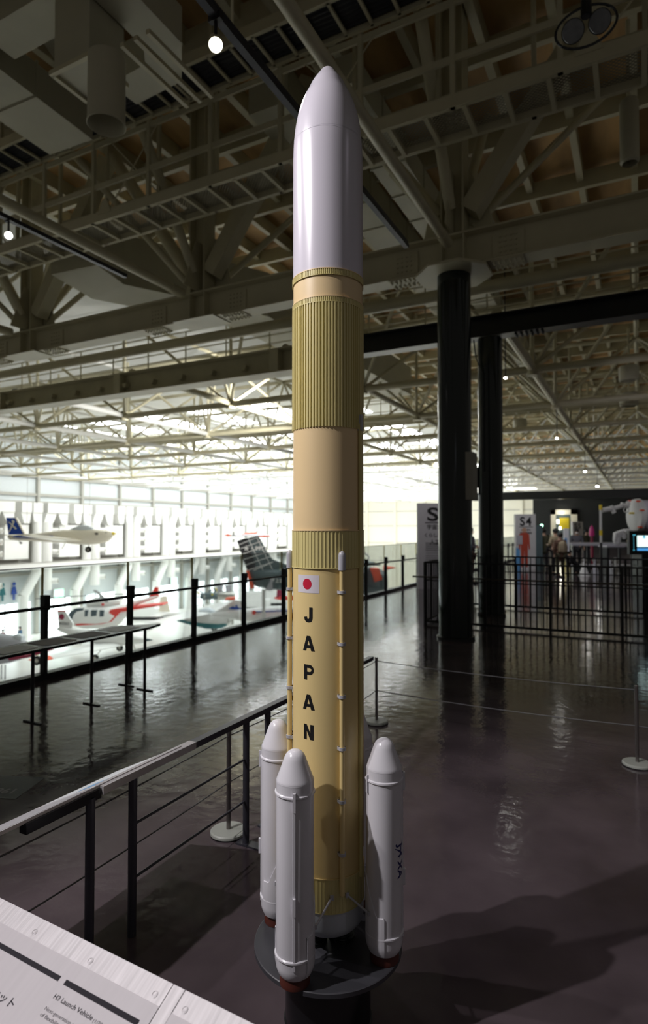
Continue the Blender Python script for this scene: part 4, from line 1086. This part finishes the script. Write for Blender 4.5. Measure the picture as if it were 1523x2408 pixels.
for a in ((533, 1258, 548), (608, 1261, 634)):
    fus([(a[0], a[1]-1, a[1]+1), ((a[0]+a[2])/2, a[1]-2.5, a[1]+2.5), (a[2], a[1]-1, a[1]+1)], .5, yo=-2.4 if a[0] < 560 else -.8).build('orange_tip', 'orange', t, True)
slab_([(579, 1341), (586, 1341), (599, 1381), (590, 1383)], -.5, .5).build('orange_band', 'orange', t)
slab_([(868, 1336), (888, 1336), (896, 1362), (878, 1368)], -1.0, 1.0).build('orange_band', 'orange', t)
slab_([(640, 1356), (641, 1386), (625, 1386), (624, 1386), (639, 1356)], -.64, .64).build('panel_line', 'greywhite', t)
m = MB(); wing(m, X(760), X(860), Z(1318), -.3, -4.5, X(800), X(870), Z(1320), .4); wing(m, X(760), X(860), Z(1318), .3, 6, X(760), X(830), Z(1314), .4); m.build('wing', 'slate', t, True)
MB().path([(X(850)+.5*cos(a), -.6, Z(1312)+.35*sin(a)) for a in [k*pi/8 for k in range(17)]], .06, 6).build('antenna_ring', 'greywhite', t, True)
fus([(905, 1333, 1344), (925, 1334, 1340), (934, 1336, 1338)], .5).build('orange_nose', 'orange', t, True)
for px in (620, 700, 800, 880): MB().tube((X(px), 0, Z(1386)), (X(px), 0, ZH-t.location.z), .12, 8).build('support_post', 'white', t)
# 6 white plane with roundel and orange wing
t, s, X, Z, fus, slab_ = craft('jet_trainer', 'white aircraft with a red roundel, blue swoosh fin and orange wing beside the rocket', 'aircraft', 620, 1440, 50, radians(4))
fus([(500, 1440, 1446), (530, 1436, 1452), (570, 1431, 1460), (610, 1428, 1462), (650, 1425, 1459), (690, 1424, 1456), (760, 1424, 1448)], .42).build('fuselage', 'white', t, True)
slab_([(502, 1441), (530, 1424), (552, 1411), (572, 1414), (578, 1433)], -.08, .08).build('tail_fin', 'white', t)
slab_([(538, 1431), (548, 1424), (553, 1427), (556, 1420), (561, 1428), (570, 1430), (563, 1434)], -.10, .10).build('blue_swoosh', 'blue', t)
slab_([(532, 1406), (553, 1404), (553, 1409), (530, 1409)], -.5, .5).build('orange_tailplane', 'orange', t)
MB().tube((X(598), -.52, Z(1438)), (X(598), -.56, Z(1438)), .17, 20).build('red_roundel', 'redp', t)
slab_([(600, 1436), (690, 1433), (690, 1435), (600, 1438)], -.53, .53).build('blue_line', 'blue', t)
slab_([(601, 1459), (615, 1457), (650, 1448), (668, 1442), (668, 1447), (645, 1455), (610, 1461)], -2.4, -1.6).build('orange_wing', 'orange', t)
m = MB(); wing(m, X(610), X(690), Z(1455), -.3, -1.7, X(605), X(665), Z(1457), .2); wing(m, X(610), X(690), Z(1452), .3, 4, X(640), X(690), Z(1446), .2); m.build('wing', 'white', t, True)
wheel(t, X, Z, 640, 1486, .25, -.8, (640, 1460)); wheel(t, X, Z, 690, 1482, .25, .5, (690, 1458))
# 7 jet engine on a stand
t, s, X, Z, fus, slab_ = craft('jet_engine', 'bare metal jet engine with yellow piping on a stand behind the fence', 'engine', 515, 1398, 62)
fus([(512, 1394, 1410), (520, 1390, 1411), (545, 1391, 1410), (552, 1394, 1408)], .5).build('engine_case', 'silver', t, True)
for px in (517, 537): MB().tube((X(px), 0, Z(1394)), (X(px), 0, Z(1376)), .22, 16, .36).build('exhaust_trumpet', 'greywhite', t, True)
m = MB()
random.seed(3)
for k in range(26):
    a = (X(470+random.random()*42), -.5+random.random(), Z(1388+random.random()*22)); b = (a[0]+random.uniform(-.5, .5), a[1]+random.uniform(-.3, .3), a[2]+random.uniform(-.5, .5))
    m.tube(a, b, random.uniform(.03, .11), 8, mi=random.choice([0, 0, 1, 2]))
m.build('piping', ['slate', 'yel', 'silver'], t, True)
fus([(472, 1396, 1408), (490, 1392, 1410), (512, 1395, 1409)], .5).build('gearbox', 'slate', t, True)
for px in (478, 510, 548): MB().tube((X(px), 0, Z(1408)), (X(px), 0, ZH-t.location.z), .06, 8).build('stand_leg', 'silver', t)
# 8 maroon fin near the rocket, 9 objects at the far left
t, s, X, Z, fus, slab_ = craft('light_aircraft', 'maroon aircraft tail rising between the rocket and the last fence post before it', 'aircraft', 655, 1395, 56)
slab_([(649, 1408), (653, 1374), (666, 1370), (668, 1408)], -.07, .07).build('tail_fin', 'maroon', t)
fus([(645, 1404, 1408), (660, 1402, 1411), (700, 1400, 1412), (730, 1402, 1410)], .4).build('fuselage', 'redp', t, True)
MB().tube((X(700), 0, Z(1410)), (X(700), 0, ZH-t.location.z), .08, 8).build('stand', 'silver', t)
t, s, X, Z, fus, slab_ = craft('light_aircraft', 'silver and maroon aircraft with a glazed nose at the far left below the display table', 'aircraft', 60, 1540, 40, radians(-10))
fus([(-60, 1495, 1560), (-20, 1492, 1566), (20, 1495, 1560), (45, 1500, 1552), (58, 1508, 1540)], .4).build('fuselage', 'greywhite', t, True)
fus([(30, 1494, 1510), (42, 1490, 1512), (54, 1496, 1512)], .5).build('canopy', 'clear', t, True)
slab_([(45, 1538), (95, 1530), (130, 1520), (150, 1520), (100, 1536), (50, 1545)], -1.2, -.6).build('maroon_wing', 'maroon', t)
fus([(68, 1533, 1540), (80, 1530, 1542), (92, 1533, 1540)], .5).build('yellow_nacelle', 'yel', t, True)
MB().tube((X(78), 0, Z(1540)), (X(80), 0, Z(1577)), .05, 8).build('landing_strut', 'silver', t)
wheel(t, X, Z, 90, 1552, .3, 0); wheel(t, X, Z, 97, 1590, .28, -.4)
m = MB(); wing(m, X(50), X(120), Z(1592), -2.2, .5, X(60), X(110), Z(1580), .12); m.build('white_wing', 'white', t, True)
for px in (14, 24): MB().tube((X(px), -.6, Z(1560)), (X(px), -.6, ZH-t.location.z), .03, 6).build('trestle_leg', 'blackmetal', t)
# white show cars and cases behind the fence
for px, py, d, w_, lab in ((345, 1440, 66, 3.5, 'white boxy exhibit behind the helicopter tail'), (600, 1402, 74, 3.6, 'white boxy exhibit under the grey flying boat, left one'), (640, 1402, 78, 3.6, 'white boxy exhibit under the grey flying boat, right one')):
    p = hd(px, py, d); t = thing('display_case', lab, 'case', (p.x, p.y, ZH), TH)
    MB().b2(-w_/2, w_/2, -1, 1, .35, 1.2).b2(-w_/2*.75, w_/2*.6, -.9, .9, 1.2, 2.1).build('body', 'white', t); MB().b2(-w_/2*.95, w_/2*.95, -.9, .9, 0, .35).build('base', 'blackmetal', t)

# ================================================================== PEOPLE
def skinned(name, verts, edges, radii, mt, parent, sub=2):
    me = bpy.data.meshes.new(name); me.from_pydata(verts, edges, []); me.materials.append(M[mt])
    o = bpy.data.objects.new(name, me); C.objects.link(o); o.parent = parent
    md = o.modifiers.new('Skin', 'SKIN'); md.use_smooth_shade = True
    sv = me.skin_vertices[0].data
    for i, r in enumerate(radii): sv[i].radius = (r, r) if not isinstance(r, tuple) else r
    sv[0].use_root = True
    o.modifiers.new('Sub', 'SUBSURF').levels = sub; o.modifiers['Sub'].render_levels = sub
    return o
def person(loc, rz, ht, coat, legs, label, arms=0, lean=0, mask=False, pack=None, longcoat=False, sit=False):
    t = thing('person', label, 'person', loc, rz); k = ht/1.72
    def P(x, y, z):
        z2 = z-.45*(1 if sit else 0) if z > .9 else z
        y2 = y-(z-.95)*lean if z > .95 else y
        return (x*k, y2*k, (z2 if not sit else max(z2, .05))*k)
    f = -1   # faces -y
    v = [P(0, 0, .95), P(0, 0, 1.15), P(0, .01, 1.38), P(0, .01, 1.47), P(0, -.02, 1.56), P(0, -.02, 1.66)]
    r = [.13, .12, .12, .055, .078, .06]; e = [(0, 1), (1, 2), (2, 3), (3, 4), (4, 5)]
    for s_ in (-1, 1):
        b = len(v)
        if arms: A_ = [(.17*s_, .01, 1.40), (.24*s_, -.02, 1.14), (.14*s_, -.25, 1.12), (.09*s_, -.33, 1.15)]
        else: A_ = [(.17*s_, .01, 1.40), (.22*s_, .03, 1.13), (.22*s_, -.03, .89), (.22*s_, -.05, .82)]
        v += [P(*a) for a in A_]; r += [.062, .045, .032, .03]; e += [(2, b), (b, b+1), (b+1, b+2), (b+2, b+3)]
        hx, hy, hz_ = A_[3]
        for q in range(5):
            dx = (q-2)*.014*s_; n0 = len(v)
            tip = (hx+dx, hy-.055+.008*abs(q-1.5), hz_-.01) if arms else (hx+(.012 if q else .03)*-s_*0, hy+(q-2)*.016, hz_-(.085-.01*abs(q-1.5) if q else .045))
            v.append(P(*tip)); r.append(.009); e.append((b+3, n0))
        b = len(v)
        if sit: L_ = [(.1*s_, 0, .90), (.11*s_, -.42, .48), (.11*s_, -.42, .10), (.11*s_, -.54, .04)]
        else: L_ = [(.09*s_, 0, .88), (.10*s_, -.01, .48), (.10*s_, .02, .09), (.11*s_, -.10, .04)]
        v += [P(*a) for a in L_]; r += [.088, .058, .042, .038]; e += [(0, b), (b, b+1), (b+1, b+2), (b+2, b+3)]
    skinned('body', v, e, r, 'skin', t, 1)
    # coat over torso and arms
    v = [P(0, 0, .62 if longcoat else .86), P(0, 0, 1.12), P(0, .01, 1.36), P(0, .01, 1.45)]; r = [.19 if longcoat else .165, .155, .16, .085]; e = [(0, 1), (1, 2), (2, 3)]
    for s_ in (-1, 1):
        b = len(v)
        A_ = [(.18*s_, .01, 1.40), (.245*s_, -.02, 1.14), (.15*s_, -.22, 1.12)] if arms else [(.18*s_, .01, 1.40), (.235*s_, .03, 1.13), (.23*s_, -.02, .90)]
        v += [P(*a) for a in A_]; r += [.082, .068, .052]; e += [(2, b), (b, b+1), (b+1, b+2)]
    skinned('coat', v, e, r, coat, t, 1)
    v = [P(0, 0, .95)]; r = [.15]; e = []
    for s_ in (-1, 1):
        b = len(v)
        L_ = [(.1*s_, 0, .88), (.11*s_, -.42, .48), (.11*s_, -.42, .10)] if sit else [(.095*s_, 0, .86), (.10*s_, -.01, .48), (.10*s_, .02, .10)]
        v += [P(*a) for a in L_]; r += [.105, .078, .062]; e += [(0, b), (b, b+1), (b+1, b+2)]
    skinned('trousers', v, e, r, legs, t, 1)
    hx, hy, hz_ = P(0, -.015, 1.645)
    m = MB().loft([(-.092, 0, 0, .02, .02), (-.075, 0, 0, .075, .075), (0, .01, .01, .105, .10), (.075, 0, 0, .075, .075), (.092, 0, 0, .02, .02)], 16)
    o = m.build('hair', 'hair', t, True); o.location = (hx, hy+.025, hz_+.015)
    fx, fy, fz = P(0, -.10, 1.60)
    m = MB().tube((0, .01, -.015), (0, -.022, -.02), .014, 8, .009); m.box((-.03, .008, .02), (.02, .01, .008), 1).box((.03, .008, .02), (.02, .01, .008), 1).box((0, .004, -.055), (.04, .01, .008), 2)
    for s_ in (-1, 1): m.box((s_*.078, .08, 0), (.014, .03, .045))
    o = m.build('face', ['skin', 'hair', 'redp'], t); o.location = (fx, fy, fz)
    if mask:
        o = MB().loft([(-.055, 0, 0, .01, .02), (0, -.02, 0, .02, .045), (.055, 0, 0, .01, .02)], 10).build('face_mask', 'white', t, True); o.location = (fx, fy-.012, fz-.04)
    if pack:
        o = MB().loft([(-.15, .2, 1.18, .06, .18), (0, .23, 1.2, .11, .24), (.15, .2, 1.18, .06, .18)], 14, 0, 3).build('backpack', pack, t, True); o.scale = (k, k, k)
    for s_ in (-1, 1):
        q = P(.11*s_, -.07 if not sit else -.5, .03); MB().box(q, (.09, .26, .07)).build('shoe', 'c_black', t)
    return t
def pz(px, py): return hz(px, py, 0)
person(pz(1107, 1372), TH+radians(60), 1.78, 'c_grey', 'c_brown', 'person in a grey hooded jacket partly hidden behind the nearer dark column', arms=1)
person(pz(1279, 1338), TH+radians(170), 1.70, 'c_olive', 'c_black', 'person in a long olive coat standing right of the S4 sign', longcoat=True)
person(pz(1306, 1352), TH+radians(200), 1.72, 'c_beige', 'c_black', 'person in a beige jacket seen from behind, left of the blue model', arms=1)
person(pz(1317, 1358), TH+radians(185), 1.58, 'c_brown', 'c_olive', 'person in a brown coat with a beige backpack in front of the beige jacket', pack='c_beige', longcoat=True)
person(pz(1356, 1338), TH+radians(-20), 1.72, 'c_grey', 'c_black', 'person in a dark jacket and white face mask behind the white table', mask=True, arms=1)
person(pz(1379, 1330), TH+radians(30), 1.68, 'c_olive', 'c_black', 'person in an olive top standing left of the pink rocket model')
person(pz(1339, 1352), TH+radians(95), 1.25, 'c_black', 'c_black', 'child in dark clothes sitting low beside the white table', sit=True, arms=1)
p = hd(47, 1497, 50); person((p.x, p.y, ZH), TH+radians(90), 1.7, 'c_blue', 'c_black', 'person in a blue jacket on the hangar floor at far left', longcoat=True)
p = hd(6, 1502, 49); person((p.x, p.y, ZH), TH, 1.65, 'maroon', 'c_black', 'person in maroon standing on the hangar floor at the left edge')

# ================================================================== EXHIBITS ON THE RIGHT
def banner(px0, px1, ybase, ytop, title, lines, label, mt, small=()):
    a = hz(px0, ybase, 0); b = cw(1, 0, 0)
    d = -a.x*sin(TH)+a.y*cos(TH); wd = (px1-px0)/F*d
    zt = hd(px0, ytop, d).z
    t = thing('sign_pillar', label, 'sign', a, TH)
    MB().b2(0, wd, 0, .22, 0, zt).build('body', mt, t)
    vs, fs = text_mesh(title, zt*.22, offset=.012, space=1.15)
    x0 = min(v[0] for v in vs); x1 = max(v[0] for v in vs); k = wd*.58/(x1-x0)
    MB().add([(wd/2+(v[0]-(x0+x1)/2)*k, -.006, zt*.86+v[1]*1.0) for v in vs], fs).build('title', 'ink', t)
    MB().b2(wd*.16, wd*.86, -.006, 0, zt*.765, zt*.775).build('rule', 'ink', t)
    z = zt*.715
    for ln, sz in lines:
        vs, fs = text_mesh(ln, sz, offset=.002)
        MB().add([(wd/2+v[0], -.006, z+v[1]) for v in vs], fs).build('lettering', 'ink', t); z -= sz*1.5
    return t, wd, zt
t, wd, zt = banner(983, 1086, 1385, 1183, 'S3', [('宇宙からの', .155), ('くらしを支える', .135), ('人工衛星', .15)], 'tall grey sign pillar headed S with Japanese text left of the nearer column', 'banner')
for k in range(5): MB().b2(wd*.17, wd*.83, -.006, 0, zt*(.53-.022*k), zt*(.537-.022*k)).build('small_print_line', 'greyink', t)
MB().b2(wd*.17, wd*.86, -.006, 0, zt*.415, zt*.419).build('rule', 'ink', t)
for k in range(6): MB().b2(wd*.17, wd*.80, -.006, 0, zt*(.385-.022*k), zt*(.389-.022*k)).build('small_print_line', 'greyink', t)
t, wd, zt = banner(1213, 1260, 1341, 1209, 'S4', [('人と宇宙を', .085), ('有人宇宙開発', .085)], 'pale sign pillar headed S4 with a picture of a figure in an orange suit', 'bannerw')
def body_flat(t, cx, z0, h, mt):
    m = MB(); pr = [(-.05, .0), (-.02, .5), (.02, .5), (.05, 0), (.13, 0), (.15, .5), (.16, .62), (.17, .86), (.06, .9), (-.06, .9), (-.17, .86), (-.22, .45), (-.15, .42), (-.12, .5), (-.13, 0)]
    pr = [(-.14, 0), (-.03, 0), (0, .46), (.03, 0), (.14, 0), (.15, .5), (.15, .62), (.19, .44), (.24, .46), (.21, .84), (.08, .89), (-.08, .89), (-.21, .84), (-.24, .46), (-.19, .44), (-.15, .62), (-.15, .5)]
    m.prism([(cx+a*h*.62, z0+b*h) for a, b in pr], -.014, -.004, 'y', 0)
    m.tube((cx, -.014, z0+h*.95), (cx, -.004, z0+h*.95), h*.065, 14, mi=1)
    return m
body_flat(t, wd*.42, zt*.06, 1.62, 'orange').build('picture_of_suited_figure', ['suitred', 'skin'], t)
MB().b2(0, wd*.2, -.004, 0, .0, zt*.40).build('blue_panel', 'blueprint', t)
MB().b2(wd*.04, wd*.32, -.03, -.015, zt*.46, zt*.62).build('small_notice', 'greywhite', t)
MB().b2(wd, wd+.28, .0, .2, 0, zt*.80).build('side_panel', 'slate', t)
t, wd, zt = banner(1346, 1371, 1299, 1227, 'S5', [('宇宙', .10)], 'small distant pale sign pillar headed S5 behind the people', 'bannerw')
# door frame with yellow board in the black wall
p0 = hY(1296, 1300, 59.9); p1 = hY(1358, 1300, 59.9); zt_ = hY(1296, 1199, 59.9).z
t = thing('display_niche', 'bright white framed niche with a yellow board in the black wall', 'display', (0, 59.7, 0))
w_ = p1.x-p0.x
MB().b2(p0.x, p0.x+.42, 0, .2, 0, zt_).b2(p1.x-.55, p1.x, 0, .2, 0, zt_).b2(p0.x, p1.x, 0, .2, zt_-.45, zt_).build('frame', 'cream', t)
MB().b2(p0.x+.42, p1.x-.55, .1, .2, 0, zt_-.45).build('back_panel', 'slate', t)
MB().b2(p0.x+.75, p1.x-.7, .02, .09, zt_-1.8, zt_-.75).build('yellow_board', 'yel', t)
t_l = emit('warm_wall_light', (1, .95, .8), 3)
MB().box((p0.x+.62, .0, zt_-1.1), (.22, .1, .4)).box((p0.x+.8, .0, zt_-1.7), (.2, .1, .3)).build('lit_lamp', t_l, t)
light('niche_lamp', 'POINT', (p0.x+.9, 59.0, 3.2), 30, (1, .95, .8), None, .1)
p = hY(1273, 1236, 59.9); t = thing('exit_sign', 'round green lit sign on the black wall beside the S4 sign', 'sign', p)
MB().tube((0, .1, 0), (0, 0, 0), .16, 18).build('case', 'blackmetal', t, True); MB().tube((0, 0, 0), (0, -.02, 0), .145, 18).build('lit_face', emit('green_lit_sign', (.45, 1, .7), 3.5), t, True)
# black header beam over the exhibition
a = hY(1100, 1165, 50)
o = MB().b2(-12.0, 8, 49.8, 50.2, 4.02, 4.66).build('header_beam', 'blackbeam'); tag(o, 'long black header beam across the far end of the exhibition floor', 'beam')
hx_ = hY(1150, 1200, 50.4).x; o = MB().b2(hx_-.2, hx_+.2, 50.25, 50.6, 0, 4.66).build('header_post', 'blackbeam'); tag(o, 'black post carrying the far header beam, hidden behind the second column', 'post')
# kiosk with screen
t = thing('information_kiosk', 'black kiosk with a lit touch screen at the right edge behind the stair', 'kiosk', (*hd(1500, 1300, 13).xy, 0), TH)
MB().b2(-.21, .75, -.05, .05, 1.20, 1.70).build('screen_housing', 'blackmetal', t)
MB().b2(-.16, .70, -.056, -.05, 1.25, 1.65).build('screen_bezel', 'black', t)
MB().b2(-.05, .66, -.06, -.056, 1.36, 1.60).build('lit_screen', emit('screen_white', (.75, 1, .95), 1.3), t)
MB().b2(-.05, .66, -.06, -.056, 1.28, 1.335).build('lit_strip', emit('screen_blue', (.06, .35, .8), .9), t)
MB().tube((.10, -.061, 1.57), (.10, -.060, 1.57), .03, 20).build('screen_symbol', emit('screen_cyan', (.1, .55, .8), .8), t)
MB().b2(-.14, -.08, -.06, -.056, 1.60, 1.625).b2(-.125, -.12, -.06, -.056, 1.29, 1.60).b2(-.135, -.105, -.06, -.056, 1.28, 1.30).build('screen_menu', emit('screen_teal', (.05, .4, .55), .8), t)
MB().b2(0, .6, -.15, .25, 0, 1.20).build('cabinet', 'black', t)
# robot arm, space module, pole
md = thing('space_module_model', 'large white cylindrical space station module model with orange handles at the right edge', 'model', hd(1540, 1212, 20), TH)
s = 20/F
m = MB().loft([(-52*s, 0, 0, 33*s, 33*s), (-50*s, 0, 0, 38*s, 38*s), (-40*s, 0, 0, 40*s, 40*s), (-38*s, 0, 0, 36*s, 36*s)], 32).build('end_cone', 'suit', md, True)
m = MB().tube((-40*s, 0, 0), (2.4, 0, 0), 36*s, 40).build('module_body', 'fair', md, True)
for a in (.3, 1.0, 2.0, -.8):
    MB().box((-50*s, -38.5*s*cos(a), 38.5*s*sin(a)), (10*s, .05, .05)).build('handle', 'orange', md)
MB().tube((-57*s, -.2, 5*s), (-68*s, -.2, 5*s), .03, 8).build('boom', 'yel', md)
MB().path([(-72*s, 0, -40*s), (-68*s, 0, -36*s), (-60*s, 0, -36*s), (-55*s, 0, -40*s)], .07, 10).build('dock_handle', 'suit', md, True)
for x in (.3, 1.6): MB().tube((x, 0, -36*s), (x, 0, -md.location.z), .06, 12).build('support_post', 'blackmetal', md, True)
ra = thing('robot_arm', 'jointed white robot arm with a yellow-banded wrist reaching from the space module', 'robot arm', hd(1412, 1230, 20), TH)
def q(px, py, y=0): return ((px-1412)*s, y, (1230-py)*s)
MB().tube(q(1415, 1200), q(1438, 1196), 6*s, 18).build('upper_arm', 'suit', ra, True)
MB().tube(q(1436, 1190), q(1444, 1206), 5*s, 16).build('elbow_joint', 'suit', ra, True)
MB().tube(q(1444, 1195), q(1462, 1190), 5*s, 18).build('forearm', 'suit', ra, True)
MB().tube(q(1460, 1186), q(1478, 1190), 5*s, 16).build('wrist_joint', 'suit', ra, True)
MB().tube(q(1474, 1184), q(1480, 1182), 5*s, 14).build('shoulder_joint', 'suit', ra, True)
MB().path([q(1472+6*cos(a), 1199-6*sin(a)) for a in [k*pi/8 for k in range(17)]], 1.3*s, 8).build('grapple_ring', 'suit', ra, True)
MB().tube(q(1412, 1188), q(1412, 1276), 2.8*s, 14).build('boom', 'suit', ra, True)
for y in (1193, 1253): MB().tube(q(1412, y+6), q(1412, y-6), 3.3*s, 14).build('yellow_band', 'yel', ra, True)
MB().tube(q(1412, 1276), (0, 0, -ra.location.z), .04, 10).build('support_post', 'blackmetal', ra, True)
rm = thing('rocket_model', 'small pink-nosed rocket model on a dark stand beyond the white table', 'model', (*hd(1391, 1270, 27).xy, 0), TH)
s = 27/F
MB().lathe([(0, 1.9), (.05, 1.85), (.10, 1.7), (.115, 1.55), (.115, 1.42)], n=20).build('nose_cone', 'magenta', rm, True)
MB().lathe([(.06, 1.42), (.06, .0)], n=16).build('body', 'maroon', rm, True); MB().lathe([(0, .02), (.2, .02), (.2, 0)], n=24).build('base', 'black', rm, True)
# white table with legs
p = hd(1343, 1280, 24.5); t = thing('exhibit_table', 'long white-edged exhibit table on black legs at the right', 'table', (p.x, p.y, 0), TH-radians(3))
MB().b2(0, 2.5, 0, .9, 1.06, 1.17).build('table_top', 'greywhite', t)
for x in (.1, .65, 1.25, 1.9): MB().b2(x, x+.07, .1, .17, 0, 1.06).build('leg', 'blackmetal', t)
MB().b2(.05, 2.45, .1, .8, .25, .29).build('shelf', 'greywhite', t)
p = hd(1420, 1283, 21); t = thing('exhibit_table', 'second grey exhibit table carrying the space suit at the right', 'table', (p.x, p.y, 0), TH)
MB().b2(.1, 1.4, 0, .7, 1.10, 1.17).build('table_top', 'greywhite', t)
for x in (.15, 1.2): MB().b2(x, x+.07, .1, .6, 0, 1.10).build('leg', 'blackmetal', t)
# space suit bending forward
p = hd(1453, 1275, 21.3); t = thing('space_suit', 'empty-armed white space suit torso bending forward above the grey table', 'space suit', (p.x, p.y, 1.17), TH)
s = 21/F
v = [(0, .1, .0), (0, .08, .32), (.02, 0, .52), (-.10, -.03, .40), (-.16, -.05, .10), (.16, 0, .50), (.22, -.02, .2)]
skinned('suit_body', v, [(0, 1), (1, 2), (2, 3), (3, 4), (2, 5), (5, 6)], [.13, .14, .13, .085, .06, .12, .07], 'suit', t, 2)
MB().tube((.3, -.05, .18), (.38, -.05, .1), .06, 12).build('glove', 'c_beige', t, True)
# tall white-blue rocket model among the people
p = hd(1333, 1300, 22.5); t = thing('display_board', 'upright pale blue board standing between the people and the table', 'board', (p.x, p.y, 0), TH)
MB().b2(-.1, .08, 0, .1, .9, 1.75).build('board', 'print', t); MB().b2(-.095, -.0, -.005, 0, 1.0, 1.4).build('blue_picture', 'blueprint', t); MB().b2(-.02, .02, .02, .06, 0, .9).build('leg', 'blackmetal', t)
random.seed(11)
cl = [(1372, 1310, 'white'), (1398, 1322, 'greywhite'), (1432, 1312, 'print'), (1446, 1318, 'suit')]
for k, (px, py, mt) in enumerate(cl):
    p = hd(px, py, 22.6+k*.3)
    t = thing('engine_model', ['small white engine model on the low shelf, leftmost', 'small grey engine model on the low shelf', 'bright bell-shaped engine model under the grey table', 'pale engine model beside the bell under the grey table'][k], 'model', (p.x, p.y, .0), TH)
    MB().lathe([(.04, .62), (.06, .5), (.05, .42), (.10, .25), (.18, .04), (.19, 0)], n=24).build('bell', mt, t, True)
    MB().tube((-.08, 0, .56), (.09, 0, .56), .05, 10).build('turbopump', 'silver', t, True)
